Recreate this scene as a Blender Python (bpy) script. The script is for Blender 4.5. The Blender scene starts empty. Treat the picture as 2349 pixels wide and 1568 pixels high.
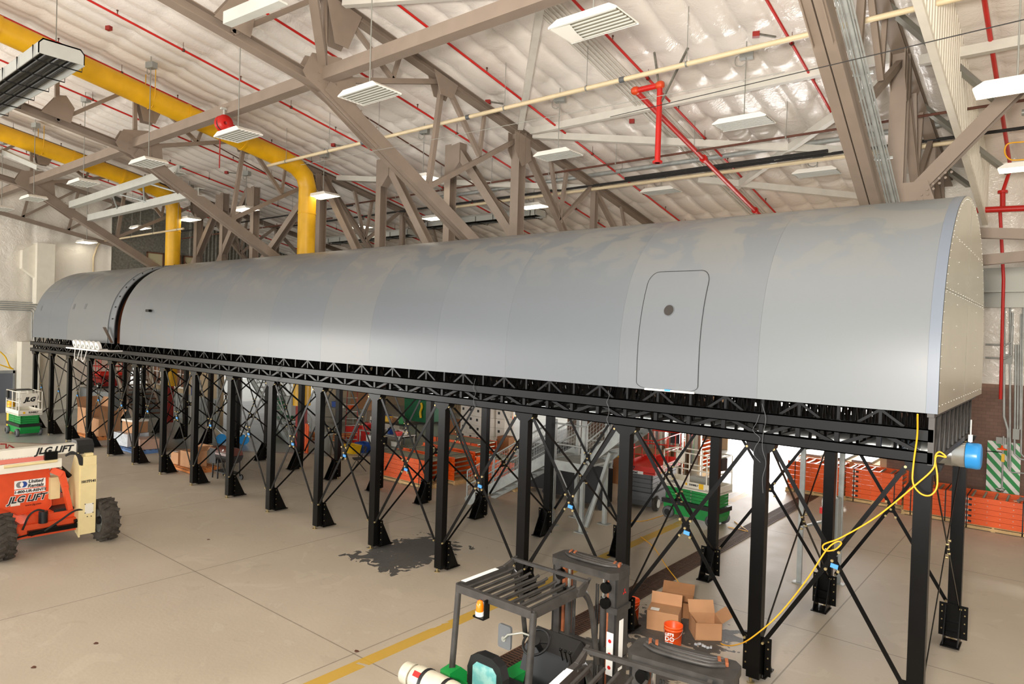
import bpy, bmesh, math, random
from mathutils import Vector as V, Matrix, Euler
R_ = random.Random(7)
D = bpy.data
scn = bpy.context.scene
COL = scn.collection
PI = math.pi
# ------------------------------------------------------------------ camera
CAM = V((1.411, -10.355, 5.205))
YAW, PIT, ROLL, FPX, CX, CY = 0.6884, 0.0131, 0.0313, 1561.53, 1174.5, 784.0
_d = V((-math.sin(YAW)*math.cos(PIT), math.cos(YAW)*math.cos(PIT), -math.sin(PIT)))
_r = V((math.cos(YAW), math.sin(YAW), 0)); _u = _r.cross(_d)
CR = _r*math.cos(ROLL)+_u*math.sin(ROLL); CU = -_r*math.sin(ROLL)+_u*math.cos(ROLL)
cam = D.cameras.new('camera'); cam.sensor_width = 36; cam.lens = 36*FPX/2349.0
cam.clip_end = 300
co = D.objects.new('camera', cam); COL.objects.link(co)
co.matrix_world = Matrix(((CR.x, CU.x, -_d.x, CAM.x), (CR.y, CU.y, -_d.y, CAM.y), (CR.z, CU.z, -_d.z, CAM.z), (0, 0, 0, 1)))
scn.camera = co
# measured places: a line of sight met with a real plane of the hall
def ray(px, py): return _d+CR*((px-CX)/FPX)-CU*((py-CY)/FPX)
def PX(px, py, X): v = ray(px, py); return CAM+v*((X-CAM.x)/v.x)
def PY(px, py, Y): v = ray(px, py); return CAM+v*((Y-CAM.y)/v.y)
def PZ(px, py, Z=0.0): v = ray(px, py); return CAM+v*((Z-CAM.z)/v.z)
RZ0, RSL = 13.85, 0.19                     # roof plane: z = RZ0 - RSL*y
def PR(px, py): v = ray(px, py); return CAM+v*((RZ0-RSL*CAM.y-CAM.z)/(v.z+RSL*v.y))
def roofz(y): return RZ0-RSL*y
# ------------------------------------------------------------------ light
w = D.worlds.new('daylight'); scn.world = w; w.use_nodes = True
wb = w.node_tree.nodes['Background']; wb.inputs[0].default_value = (1.0, 0.985, 0.95, 1); wb.inputs[1].default_value = 0.8
def area(name, loc, target, sx, sy, power, col):
    l = D.lights.new(name, 'AREA'); l.shape = 'RECTANGLE'; l.size = sx; l.size_y = sy; l.energy = power; l.color = col
    o = D.objects.new(name, l); COL.objects.link(o); o.location = loc
    o.rotation_euler = (V(target)-V(loc)).to_track_quat('-Z', 'Y').to_euler(); return o
area('apron_fill', (-16, -21, 1.0), (-16, 3, 11), 50, 9, 5600, (0.97, 0.98, 1.0))  # added soft area lamp aimed up, stands in for daylight off the apron
area('bounced_flash', (1.0, -11.5, 5.6), (-3.0, -2, 14), 1.0, 1.0, 2500, (1.0, 0.93, 0.84))
area('side_door_daylight', (-38, -20, 3.4), (-13, 0, 4.6), 11, 6, 2500, (1.0, .97, .9))
area('back_apron_fill', (-8, 26.5, .6), (-8, 12, 11), 15, 8, 12000, (1.0, .97, .95))  # added area lamp beyond the back doors, brightens the rear ceiling and floor
sl = D.lights.new('low_sun', 'SUN'); sl.energy = 3.2; sl.angle = math.radians(3); sl.color = (1.0, .95, .86)
so = D.objects.new('low_sun', sl); COL.objects.link(so); so.rotation_euler = V((.25, -1, -.55)).to_track_quat('-Z', 'Y').to_euler()
vs = scn.view_settings; scn.display_settings.display_device = 'sRGB'
vs.view_transform = 'Standard'; vs.look = 'None'; vs.exposure = 0.24; vs.gamma = 1.0; vs.use_curve_mapping = False
# ------------------------------------------------------------------ materials
def srgb(c):
    return tuple(((x/255.0)/12.92 if x/255.0 <= .04045 else ((x/255.0+.055)/1.055)**2.4) for x in c)+(1,)
def mat(name, rgb, rough=.5, metal=0., var=0., vscale=3., bump=0., bscale=40., spec=.5, emit=None, es=0., alpha=1., c2=None, trans=0.):
    m = D.materials.new(name); m.use_nodes = True; nt = m.node_tree; b = nt.nodes['Principled BSDF']
    c = srgb(rgb); b.inputs['Base Color'].default_value = c; b.inputs['Roughness'].default_value = rough
    b.inputs['Metallic'].default_value = metal; b.inputs['Specular IOR Level'].default_value = spec
    if trans: b.inputs['Transmission Weight'].default_value = trans
    if emit: b.inputs['Emission Color'].default_value = srgb(emit); b.inputs['Emission Strength'].default_value = es
    tc = nt.nodes.new('ShaderNodeTexCoord')
    if var or c2:
        n = nt.nodes.new('ShaderNodeTexNoise'); n.inputs['Scale'].default_value = vscale; n.inputs['Detail'].default_value = 5
        nt.links.new(tc.outputs['Object'], n.inputs['Vector'])
        r = nt.nodes.new('ShaderNodeValToRGB'); e = r.color_ramp.elements
        if c2: e[0].position = .42; e[1].position = .62; e[0].color = c; e[1].color = srgb(c2)
        else:
            e[0].position = .3; e[1].position = .7
            e[0].color = tuple(x*(1-var) for x in c[:3])+(1,); e[1].color = tuple(min(1, x*(1+var)) for x in c[:3])+(1,)
        nt.links.new(n.outputs[0], r.inputs[0]); nt.links.new(r.outputs[0], b.inputs['Base Color'])
    if bump:
        n2 = nt.nodes.new('ShaderNodeTexNoise'); n2.inputs['Scale'].default_value = bscale; n2.inputs['Detail'].default_value = 4
        nt.links.new(tc.outputs['Object'], n2.inputs['Vector'])
        bp = nt.nodes.new('ShaderNodeBump'); bp.inputs['Strength'].default_value = bump; bp.inputs['Distance'].default_value = .05
        nt.links.new(n2.outputs[0], bp.inputs['Height']); nt.links.new(bp.outputs[0], b.inputs['Normal'])
    return m
M = {}
M['black'] = mat('black_steel', (10, 9, 8), .3, .0, .25, 4, spec=.18)
M['blackp'] = mat('black_plastic', (22, 22, 23), .45)
M['rubber'] = mat('dark_rubber', (38, 36, 34), .85, 0, .2, 8, .4, 30)
M['tyre'] = mat('dusty_tyre', (62, 56, 48), .9, 0, .3, 9, .5, 25)
M['beam'] = mat('taupe_paint', (132, 117, 103), .6, 0, .08, 2)
M['chan'] = mat('pale_grey_paint', (178, 178, 170), .55, 0, .05)
M['whitest'] = mat('white_painted_steel', (205, 201, 190), .55, 0, .06)
M['duct'] = mat('yellow_duct_paint', (222, 168, 18), .42, 0, .1, 2)
M['red'] = mat('red_pipe_paint', (196, 32, 24), .4, 0, .08)
M['redd'] = mat('deep_red_paint', (140, 30, 22), .5, 0, .1)
M['orangefit'] = mat('orange_fitting', (205, 70, 25), .45)
M['pvc'] = mat('cream_pipe', (214, 196, 160), .45, 0, .05)
M['rust'] = mat('rusty_brown_pipe', (92, 54, 38), .7, 0, .25, 6)
M['galv'] = mat('galvanised_steel', (158, 161, 157), .42, .25, .15, 5)
M['galvd'] = mat('weathered_galvanised', (112, 110, 100), .55, .35, .3, 8)
M['silver'] = mat('spiral_duct_metal', (200, 202, 198), .28, .9, .06, 4)
M['cond'] = mat('grey_conduit', (150, 150, 142), .45, .4)
M['greybox'] = mat('grey_enclosure', (146, 148, 142), .5)
M['fixw'] = mat('white_fixture_enamel', (236, 232, 222), .4)
M['louvre'] = mat('light_louvre', (120, 113, 92), .35, .3)
M['lit'] = mat('lit_lens', (255, 250, 238), .4, emit=(255, 246, 225), es=4.5)
M['orange'] = mat('orange_enamel', (236, 92, 22), .45, 0, .06)
M['jlgo'] = mat('faded_orange_paint', (222, 78, 32), .42, 0, .12, 2.5)
M['cream'] = mat('cream_paint', (224, 205, 152), .45, 0, .06)
M['creaml'] = mat('pale_cream_paint', (228, 222, 206), .45, 0, .04)
M['green'] = mat('green_paint', (22, 140, 62), .4, 0, .08)
M['dgreen'] = mat('dark_green_box', (10, 98, 58), .45, 0, .1)
M['skred'] = mat('lift_red_paint', (206, 44, 28), .45, 0, .1)
M['skgrey'] = mat('lift_grey_paint', (88, 90, 92), .5, 0, .1)
M['fork'] = mat('charcoal_paint', (56, 53, 50), .5, .1, .3, 7)
M['wood'] = mat('pallet_wood', (205, 172, 120), .75, 0, .15, 5)
M['woodo'] = mat('orange_pallet_wood', (196, 120, 60), .75, 0, .15, 5)
M['card'] = mat('cardboard', (186, 138, 98), .8, 0, .08, 3)
M['cardd'] = mat('brown_cardboard', (150, 104, 66), .8, 0, .1, 3)
M['white'] = mat('white_plastic', (232, 230, 224), .5)
M['wbox'] = mat('white_carton', (226, 220, 208), .7)
M['yellow'] = mat('safety_yellow', (236, 186, 20), .45, 0, .05)
M['cable'] = mat('yellow_cable', (236, 172, 30), .45)
M['bluet'] = mat('blue_tape', (72, 148, 214), .55)
M['bluef'] = mat('blue_film', (50, 150, 220), .3)
M['bluepal'] = mat('blue_pallet', (88, 120, 165), .6, 0, .1)
M['bucket'] = mat('orange_bucket_plastic', (246, 86, 20), .4)
M['brass'] = mat('zinc_yellow_bolt', (170, 152, 108), .4, .7)
M['steelbr'] = mat('bright_steel', (205, 205, 200), .25, .9)
M['roller'] = mat('grey_roller', (150, 150, 132), .35, .5)
M['ink'] = mat('black_ink', (22, 22, 24), .5)
M['inkw'] = mat('white_ink', (240, 238, 232), .5)
M['inkr'] = mat('red_ink', (200, 30, 26), .5)
M['inkb'] = mat('blue_ink', (32, 72, 150), .5)
M['inkg'] = mat('grey_ink', (120, 124, 124), .5)
M['amber'] = mat('amber_lens', (240, 120, 10), .2, spec=.7)
M['brick'] = None
M['tan'] = mat('tan_wall_paint', (176, 154, 122), .7, 0, .08)
M['concw'] = mat('grey_concrete_curb', (128, 130, 128), .7, 0, .1)
M['film'] = mat('clear_wrap', (200, 204, 208), .18, 0, .15, 6, .6, 9)
M['teal'] = mat('torn_teal_seat', (98, 160, 160), .6, 0, c2=(140, 182, 176), vscale=9)
M['brown'] = mat('brown_wood', (104, 66, 42), .7, 0, .15)
M['skin'] = mat('skin', (214, 160, 128), .5)
M['sleeve'] = mat('grey_sleeve', (128, 122, 126), .8, 0, .1)
M['grate'] = mat('rusty_grate', (84, 58, 42), .7, .2, .25, 8)
M['pit'] = mat('dark_recess', (12, 11, 10), .9)
M['orin'] = mat('primer_brown', (150, 84, 48), .7, 0, .1)
M['glass'] = mat('warm_window_glass', (186, 176, 140), .15, spec=.6)
M['pinktape'] = mat('pink_ribbon', (240, 50, 110), .6)
M['chrome'] = mat('mirror_reflector', (210, 210, 205), .18, 1.)
M['tank'] = mat('dirty_white_tank', (206, 198, 176), .45, 0, .1, 6)
M['rustt'] = mat('rust_orange_patch', (140, 78, 44), .8, 0, .3, 9)
# ------------------------------------------------------------------ mesh kit
class K:
    """collects shapes; build() links them as one mesh object"""
    def __init__(s): s.v = []; s.f = []; s.sm = []; s.mi = []; s.cm = 0
    def add(s, vs_, fs, smooth=False):
        o = len(s.v); s.v += [tuple(x) for x in vs_]
        for f in fs: s.f.append(tuple(i+o for i in f)); s.sm.append(smooth); s.mi.append(s.cm)
        return s
    def m(s, i): s.cm = i; return s
    def box(s, x0, x1, y0, y1, z0, z1):
        return s.add([(x0, y0, z0), (x1, y0, z0), (x1, y1, z0), (x0, y1, z0), (x0, y0, z1), (x1, y0, z1), (x1, y1, z1), (x0, y1, z1)],
                     [(3, 2, 1, 0), (4, 5, 6, 7), (0, 1, 5, 4), (1, 2, 6, 5), (2, 3, 7, 6), (3, 0, 4, 7)])
    def cb(s, c, sx, sy, sz, rz=0., rx=0., ry=0.):
        E_ = Euler((rx, ry, rz)).to_matrix(); c = V(c); vv = []
        for z in (-1, 1):
            for x, y in ((-1, -1), (1, -1), (1, 1), (-1, 1)): vv.append(c+E_ @ V((x*sx/2, y*sy/2, z*sz/2)))
        return s.add(vv, [(3, 2, 1, 0), (4, 5, 6, 7), (0, 1, 5, 4), (1, 2, 6, 5), (2, 3, 7, 6), (3, 0, 4, 7)])
    def fr(s, p, q, up):
        d = (V(q)-V(p)).normalized(); up = V(up)
        if abs(d.dot(up)) > .98: up = V((0, 1, 0)) if abs(d.y) < .9 else V((1, 0, 0))
        a = d.cross(up).normalized(); b = a.cross(d).normalized(); return a, b
    def sweep(s, p, q, poly, up=(0, 0, 1), smooth=False):
        a, b = s.fr(p, q, up); p = V(p); q = V(q); n = len(poly)
        vv = [p+a*x+b*y for x, y in poly]+[q+a*x+b*y for x, y in poly]
        fs = [(i, (i+1) % n, n+(i+1) % n, n+i) for i in range(n)]
        s.add(vv, fs, smooth); return s.add(vv, [tuple(reversed(range(n))), tuple(range(n, 2*n))])
    def bar(s, p, q, w_, h, up=(0, 0, 1)):
        return s.sweep(p, q, [(-w_/2, -h/2), (w_/2, -h/2), (w_/2, h/2), (-w_/2, h/2)], up)
    def ibeam(s, p, q, w_, h, t=.02, up=(0, 0, 1)):
        a, b = w_/2, h/2
        return s.sweep(p, q, [(-a, -b), (a, -b), (a, -b+t), (t/2, -b+t), (t/2, b-t), (a, b-t), (a, b), (-a, b), (-a, b-t), (-t/2, b-t), (-t/2, -b+t), (-a, -b+t)], up)
    def chan(s, p, q, w_, h, t=.02, up=(0, 0, 1)):
        a, b = w_/2, h/2
        return s.sweep(p, q, [(-a, -b), (a, -b), (a, b), (-a, b), (-a, b-t), (a-t, b-t), (a-t, -b+t), (-a, -b+t)], up)
    def cyl(s, p, q, r, n=12, r2=None, caps=True):
        r2 = r if r2 is None else r2; a, b = s.fr(p, q, (0, 0, 1)); p = V(p); q = V(q)
        vv = [p+(a*math.cos(2*PI*i/n)+b*math.sin(2*PI*i/n))*r for i in range(n)]+[q+(a*math.cos(2*PI*i/n)+b*math.sin(2*PI*i/n))*r2 for i in range(n)]
        s.add(vv, [(i, (i+1) % n, n+(i+1) % n, n+i) for i in range(n)], True)
        if caps: s.add(vv, [tuple(reversed(range(n))), tuple(range(n, 2*n))])
        return s
    def tube(s, pts, r, n=8, closed=False):
        pts = [V(p) for p in pts]; L = len(pts); rings = []; up = None
        for i, p in enumerate(pts):
            if closed: d = (pts[(i+1) % L]-pts[i-1]).normalized()
            else: d = (pts[min(i+1, L-1)]-pts[max(i-1, 0)]).normalized()
            if up is None:
                up = V((0, 0, 1)) if abs(d.z) < .9 else V((1, 0, 0))
            a = d.cross(up).normalized(); b = a.cross(d).normalized(); up = b
            rr = r[i] if isinstance(r, (list, tuple)) else r
            rings += [p+(a*math.cos(2*PI*k/n)+b*math.sin(2*PI*k/n))*rr for k in range(n)]
        fs = []
        for i in range(L if closed else L-1):
            j = (i+1) % L
            for k in range(n): fs.append((i*n+k, i*n+(k+1) % n, j*n+(k+1) % n, j*n+k))
        s.add(rings, fs, True)
        if not closed: s.add(rings, [tuple(reversed(range(n))), tuple(range((L-1)*n, L*n))])
        return s
    def lathe(s, prof, c=(0, 0, 0), ax='z', n=20):
        c = V(c); vv = []
        for (r, h) in prof:
            for k in range(n):
                t = 2*PI*k/n; x, y = r*math.cos(t), r*math.sin(t)
                vv.append(c+(V((x, y, h)) if ax == 'z' else V((h, x, y)) if ax == 'x' else V((x, h, y))))
        fs = []
        for i in range(len(prof)-1):
            for k in range(n): fs.append((i*n+k, i*n+(k+1) % n, (i+1)*n+(k+1) % n, (i+1)*n+k))
        s.add(vv, fs, True)
        return s
    def prism(s, poly, a, b, ax='x'):
        def P(t, u, v): return (t, u, v) if ax == 'x' else (u, t, v) if ax == 'y' else (u, v, t)
        n = len(poly); vv = [P(a, *p) for p in poly]+[P(b, *p) for p in poly]
        return s.add(vv, [tuple(reversed(range(n))), tuple(range(n, 2*n))]+[(i, (i+1) % n, n+(i+1) % n, n+i) for i in range(n)])
    def build(s, name, m, parent=None, local=False):
        me = D.meshes.new(name); off = V((0, 0, 0))
        if parent is not None and not local:
            o = parent
            while o is not None: off += V(o.location); o = o.parent
        me.from_pydata([(x-off.x, y-off.y, z-off.z) for x, y, z in s.v], [], s.f)
        ms = m if isinstance(m, (list, tuple)) else [m]
        for x in ms: me.materials.append(M[x] if isinstance(x, str) else x)
        me.polygons.foreach_set('use_smooth', s.sm); me.polygons.foreach_set('material_index', s.mi)
        bm = bmesh.new(); bm.from_mesh(me); bmesh.ops.recalc_face_normals(bm, faces=bm.faces); bm.to_mesh(me); bm.free(); me.update()
        ob = D.objects.new(name, me); COL.objects.link(ob)
        if parent is not None: ob.parent = parent
        return ob
def tag(o, label=None, cat=None, group=None, kind=None):
    if label: o['label'] = label
    if cat: o['category'] = cat
    if group: o['group'] = group
    if kind: o['kind'] = kind
    return o
def thing(name, label, cat, loc=(0, 0, 0), rz=0., group=None):
    o = D.objects.new(name, None); COL.objects.link(o); o.location = loc; o.rotation_euler = (0, 0, rz); o.empty_display_size = .2
    return tag(o, label, cat, group)
def kids(o): return [c for c in D.objects if c.parent == o]
def dup(o, loc=None, rz=None, parent=None, label=None, kidmap=None):
    if kidmap is None:
        kidmap = {}
        for c in D.objects:
            if c.parent is not None: kidmap.setdefault(c.parent.name, []).append(c)
    c = o.copy(); COL.objects.link(c)
    if parent is not None: c.parent = parent
    if loc is not None: c.location = loc
    if rz is not None: c.rotation_euler = (0, 0, rz)
    if label: c['label'] = label
    for k in kidmap.get(o.name, []): dup(k, parent=c, kidmap=kidmap)
    return c
def text(body, size, m, parent, loc, rot, name='lettering', bold=0., shear=0., align='CENTER', sx=1., label=None, ext=.002):
    cu = D.curves.new(name, 'FONT'); cu.body = body; cu.size = size; cu.align_x = align; cu.align_y = 'CENTER'; cu.extrude = ext
    cu.offset = bold; cu.shear = shear; cu.resolution_u = 2
    t = D.objects.new(name, cu); COL.objects.link(t); bpy.context.view_layer.update()
    me = D.meshes.new_from_object(t.evaluated_get(bpy.context.evaluated_depsgraph_get())); D.objects.remove(t)
    me.materials.clear(); me.materials.append(M[m]); me.name = name
    ob = D.objects.new(name, me); COL.objects.link(ob); ob.location = loc; ob.rotation_euler = rot; ob.scale = (sx, 1, 1)
    if parent: ob.parent = parent
    if label: ob['label'] = label
    return ob
def catmull(pts, k=8):
    pts = [V(p) for p in pts]; P = [pts[0]*2-pts[1]]+pts+[pts[-1]*2-pts[-2]]; out = []
    for i in range(1, len(P)-2):
        a, b, c, d = P[i-1:i+3]
        for j in range(k):
            t = j/k; out.append(.5*((2*b)+(c-a)*t+(2*a-5*b+4*c-d)*t*t+(3*b-a-3*c+d)*t**3))
    return out+[pts[-1]]
# ------------------------------------------------------------------ setting
def N(nt, t, **kw):
    n = nt.nodes.new(t)
    for k, v in kw.items(): setattr(n, k, v)
    return n
def mth(nt, op, a, b=None, c=None):
    n = nt.nodes.new('ShaderNodeMath'); n.operation = op
    for i, x in enumerate((a, b, c)):
        if x is None: continue
        if isinstance(x, (int, float)): n.inputs[i].default_value = x
        else: nt.links.new(x, n.inputs[i])
    return n.outputs[0]
def mixc(nt, f, a, b):
    n = nt.nodes.new('ShaderNodeMix'); n.data_type = 'RGBA'
    if isinstance(f, (int, float)): n.inputs[0].default_value = f
    else: nt.links.new(f, n.inputs[0])
    for i, x in ((6, a), (7, b)):
        if isinstance(x, tuple): n.inputs[i].default_value = x
        else: nt.links.new(x, n.inputs[i])
    return n.outputs[2]
def noise(nt, vec, sc, det=4, dist=0.):
    n = nt.nodes.new('ShaderNodeTexNoise'); n.inputs['Scale'].default_value = sc; n.inputs['Detail'].default_value = det
    n.inputs['Distortion'].default_value = dist; nt.links.new(vec, n.inputs['Vector']); return n.outputs[0]
def floor_mat():
    m = D.materials.new('concrete_floor'); m.use_nodes = True; nt = m.node_tree; b = nt.nodes['Principled BSDF']
    tc = N(nt, 'ShaderNodeTexCoord'); sp = N(nt, 'ShaderNodeSeparateXYZ'); nt.links.new(tc.outputs['Object'], sp.inputs[0])
    x, y = sp.outputs[0], sp.outputs[1]; vec = tc.outputs['Object']
    n1 = noise(nt, vec, .35, 5); n2 = noise(nt, vec, 2.2, 6, .6); n3 = noise(nt, vec, 14, 3)
    base = mixc(nt, mth(nt, 'MULTIPLY', n1, 1.0), srgb((167, 154, 135)), srgb((202, 188, 168)))
    base = mixc(nt, mth(nt, 'MULTIPLY', mth(nt, 'GREATER_THAN', n2, .66), .1), base, srgb((120, 104, 88)))
    base = mixc(nt, mth(nt, 'MULTIPLY', mth(nt, 'GREATER_THAN', noise(nt, vec, .9, 8, 1.5), .64), .16), base, srgb((214, 204, 184)))
    # smooth grey coating beyond the red line
    g = mth(nt, 'GREATER_THAN', mth(nt, 'SUBTRACT', mth(nt, 'MULTIPLY', mth(nt, 'ADD', x, 29.7), -1.3), mth(nt, 'SUBTRACT', .6, y)), 0.)
    lx = mth(nt, 'ADD', mth(nt, 'MULTIPLY', mth(nt, 'SUBTRACT', y, .5), 1.3), -29.7)
    dx = mth(nt, 'SUBTRACT', lx, x)
    grey = mth(nt, 'GREATER_THAN', dx, 0.)
    base = mixc(nt, grey, base, mixc(nt, n1, srgb((136, 138, 134)), srgb((166, 168, 162))))
    red = mth(nt, 'LESS_THAN', mth(nt, 'ABSOLUTE', dx), .07)
    base = mixc(nt, red, base, srgb((134, 62, 56)))
    # control joints
    def joint(c, off, per):
        t = mth(nt, 'ADD', mth(nt, 'DIVIDE', mth(nt, 'SUBTRACT', c, off), per), 100.5)
        return mth(nt, 'LESS_THAN', mth(nt, 'ABSOLUTE', mth(nt, 'SUBTRACT', mth(nt, 'FRACT', t), .5)), .012/per)
    base = mixc(nt, mth(nt, 'MULTIPLY', joint(x, -1.95, 5.35), .6), base, srgb((96, 84, 72)))
    base = mixc(nt, mth(nt, 'MULTIPLY', joint(y, 2.6, 6.1), .6), base, srgb((96, 84, 72)))
    # yellow walkway stripe with worn flecks
    ys = mth(nt, 'MULTIPLY', mth(nt, 'LESS_THAN', mth(nt, 'ABSOLUTE', mth(nt, 'ADD', x, 6.96)), .13), mth(nt, 'LESS_THAN', n2, .63))
    base = mixc(nt, mth(nt, 'MULTIPLY', ys, .85), base, srgb((196, 154, 30)))
    # flaking dark grey paint patches
    def patch(x0, x1, y0, y1, lo, hi):
        a = mth(nt, 'SUBTRACT', (x1-x0)/2, mth(nt, 'ABSOLUTE', mth(nt, 'SUBTRACT', x, (x0+x1)/2)))
        c = mth(nt, 'SUBTRACT', (y1-y0)/2, mth(nt, 'ABSOLUTE', mth(nt, 'SUBTRACT', y, (y0+y1)/2)))
        e = mth(nt, 'MINIMUM', mth(nt, 'MINIMUM', a, c), .55)
        return mth(nt, 'MULTIPLY', mth(nt, 'GREATER_THAN', e, 0.), mth(nt, 'LESS_THAN', nd, mth(nt, 'ADD', lo, mth(nt, 'MULTIPLY', e, (hi-lo)/.55))))
    def rect(x0, x1, y0, y1):
        a = mth(nt, 'LESS_THAN', mth(nt, 'ABSOLUTE', mth(nt, 'SUBTRACT', x, (x0+x1)/2)), (x1-x0)/2)
        c = mth(nt, 'LESS_THAN', mth(nt, 'ABSOLUTE', mth(nt, 'SUBTRACT', y, (y0+y1)/2)), (y1-y0)/2)
        return mth(nt, 'MULTIPLY', a, c)
    nd = noise(nt, vec, 2.6, 9, 1.2)
    p1 = patch(-11.4, -9.5, -.85, 1.85, .44, .68)
    p2 = patch(-5.0, -2.7, -2.5, 1.85, .42, .60)
    base = mixc(nt, mth(nt, 'MAXIMUM', p1, p2), base, mixc(nt, n3, srgb((70, 69, 66)), srgb((96, 94, 90))))
    nt.links.new(base, b.inputs['Base Color'])
    rg = mth(nt, 'ADD', mth(nt, 'MULTIPLY', grey, -.22), mth(nt, 'ADD', .45, mth(nt, 'MULTIPLY', n2, .2)))
    nt.links.new(rg, b.inputs['Roughness'])
    bp = N(nt, 'ShaderNodeBump'); bp.inputs['Strength'].default_value = .12; bp.inputs['Distance'].default_value = .02
    nt.links.new(n3, bp.inputs['Height']); nt.links.new(bp.outputs[0], b.inputs['Normal'])
    return m
def vinyl_mat(name, rgb, sx=1., sy=1., st=.5):
    m = D.materials.new(name); m.use_nodes = True; nt = m.node_tree; b = nt.nodes['Principled BSDF']
    tc = N(nt, 'ShaderNodeTexCoord'); mp = N(nt, 'ShaderNodeMapping'); mp.inputs['Scale'].default_value = (sx, sy, 1)
    nt.links.new(tc.outputs['Object'], mp.inputs[0])
    n1 = noise(nt, mp.outputs[0], 1.1, 3, 1.6); n2 = noise(nt, mp.outputs[0], 3.2, 2, 3.5)
    h = mth(nt, 'ADD', mth(nt, 'ABSOLUTE', mth(nt, 'SUBTRACT', n1, .5)), mth(nt, 'MULTIPLY', mth(nt, 'ABSOLUTE', mth(nt, 'SUBTRACT', n2, .5)), .45))
    bp = N(nt, 'ShaderNodeBump'); bp.inputs['Strength'].default_value = st; bp.inputs['Distance'].default_value = .12
    nt.links.new(h, bp.inputs['Height']); nt.links.new(bp.outputs[0], b.inputs['Normal'])
    c = mixc(nt, noise(nt, tc.outputs['Object'], .5, 3), tuple(v*.93 for v in srgb(rgb)[:3])+(1,), srgb(rgb))
    nt.links.new(c, b.inputs['Base Color']); b.inputs['Roughness'].default_value = .24; b.inputs['Specular IOR Level'].default_value = .6
    return m
def block_mat(name, c1, c2, mortar, sc=2.4):
    m = D.materials.new(name); m.use_nodes = True; nt = m.node_tree; b = nt.nodes['Principled BSDF']
    tc = N(nt, 'ShaderNodeTexCoord'); sp = N(nt, 'ShaderNodeSeparateXYZ'); nt.links.new(tc.outputs['Object'], sp.inputs[0])
    cm = N(nt, 'ShaderNodeCombineXYZ'); nt.links.new(mth(nt, 'ADD', sp.outputs[0], sp.outputs[1]), cm.inputs[0]); nt.links.new(sp.outputs[2], cm.inputs[1])
    br = N(nt, 'ShaderNodeTexBrick'); br.inputs['Scale'].default_value = sc; br.inputs['Mortar Size'].default_value = .012
    br.inputs['Color1'].default_value = srgb(c1); br.inputs['Color2'].default_value = srgb(c2); br.inputs['Mortar'].default_value = srgb(mortar)
    nt.links.new(cm.outputs[0], br.inputs['Vector']); nt.links.new(br.outputs[0], b.inputs['Base Color']); b.inputs['Roughness'].default_value = .75
    return m
M['floor'] = floor_mat(); M['vinyl'] = vinyl_mat('white_roof_insulation', (238, 231, 222), 1., 1., .3)
M['vinylw'] = vinyl_mat('white_wall_insulation', (230, 224, 212), 1.0, 1., .45)
M['brick'] = block_mat('brown_block_wall', (122, 94, 80), (112, 86, 74), (98, 76, 66))
def struct(name, k, m): return tag(k.build(name, m), kind='structure')
k = K(); k.add([(-60, -60, 0), (60, -60, 0), (60, 60, 0), (-60, 60, 0)], [(0, 1, 2, 3)]); struct('floor', k, 'floor')
# quilted roof insulation sagging between its ribs and cross seams
from mathutils import noise as mn
def quilt(x0, x1, y0, y1, px, py, amp, zf, nx, ny):
    k = K(); vv = []
    for j in range(ny+1):
        y = y0+(y1-y0)*j/ny
        for i in range(nx+1):
            x = x0+(x1-x0)*i/nx
            fx = abs(math.sin(PI*(x-x0)/px)); fy = abs(math.sin(PI*(y-y0)/py))
            n = mn.noise(V((x*.9, y*.9, 0)))*.014+abs(mn.noise(V((x*2.2, y*5.1, 5))))*.05*max(0, 1-fy*1.25)
            vv.append((x, y, zf(y)-amp*(fx**.55)-.05*(fy**.35)+n))
    fs = [(j*(nx+1)+i, j*(nx+1)+i+1, (j+1)*(nx+1)+i+1, (j+1)*(nx+1)+i) for j in range(ny) for i in range(nx)]
    k.add(vv, fs, True); return k
struct('ceiling', quilt(-43.6, 8.88, -13, 21.2, 0.82, 1.9, .125, lambda y: roofz(y)+.12, 640, 234), 'vinyl')
k = K(); k.add([(-46, -13.5, roofz(-13.5)+.5), (10, -13.5, roofz(-13.5)+.5), (10, 21.6, roofz(21.6)+.45), (-46, 21.6, roofz(21.6)+.45)], [(0, 1, 2, 3)])
struct('trim_1', k, 'galvd')      # roof deck above the insulation
# left end wall: insulation near the camera side, bare galvanised sheet farther in
def wavywall(nu, nv, fu, nfun, amp):
    k = K(); vv = []
    for j in range(nv+1):
        for i in range(nu+1):
            vv.append(fu(i/nu, j/nv, amp))
    k.add(vv, [(j*(nu+1)+i, j*(nu+1)+i+1, (j+1)*(nu+1)+i+1, (j+1)*(nu+1)+i) for j in range(nv) for i in range(nu)], True); return k
def lw(u, v, amp):
    y = -16+21.9*u; z = 3.2+(roofz(y)+.3-3.2)*v
    return (-43.5+amp*abs(math.sin(PI*y/1.9))**.4+.08*mn.noise(V((y*.9, z*.35, 1)))+.05*abs(math.sin(PI*z/2.4))**.4+.03*mn.noise(V((y*2.5, z*.8, 9))), y, z)
struct('wall_left', wavywall(180, 60, lw, 0, .12), 'vinylw')
k = K(); k.box(-43.7, -43.45, -16, 7, 0, 3.25); struct('wall_left', k, M['creaml'])
k = K(); k.box(-43.75, -43.5, 5.9, 10.6, 3.2, 12.9); struct('wall_left', k, 'galvd')
k = K(); pts = []; y = 10.6; 
while y < 21.1: pts += [(y, 0), (y+.06, .06), (y+.13, .06), (y+.19, 0)]; y += .25
vv = [(-43.5+d, yy, 3.2) for yy, d in pts]+[(-43.5+d, yy, roofz(yy)) for yy, d in pts]; n = len(pts)
k.add(vv, [(i, i+1, n+i+1, n+i) for i in range(n-1)]); struct('wall_left', k, 'galvd')
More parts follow.
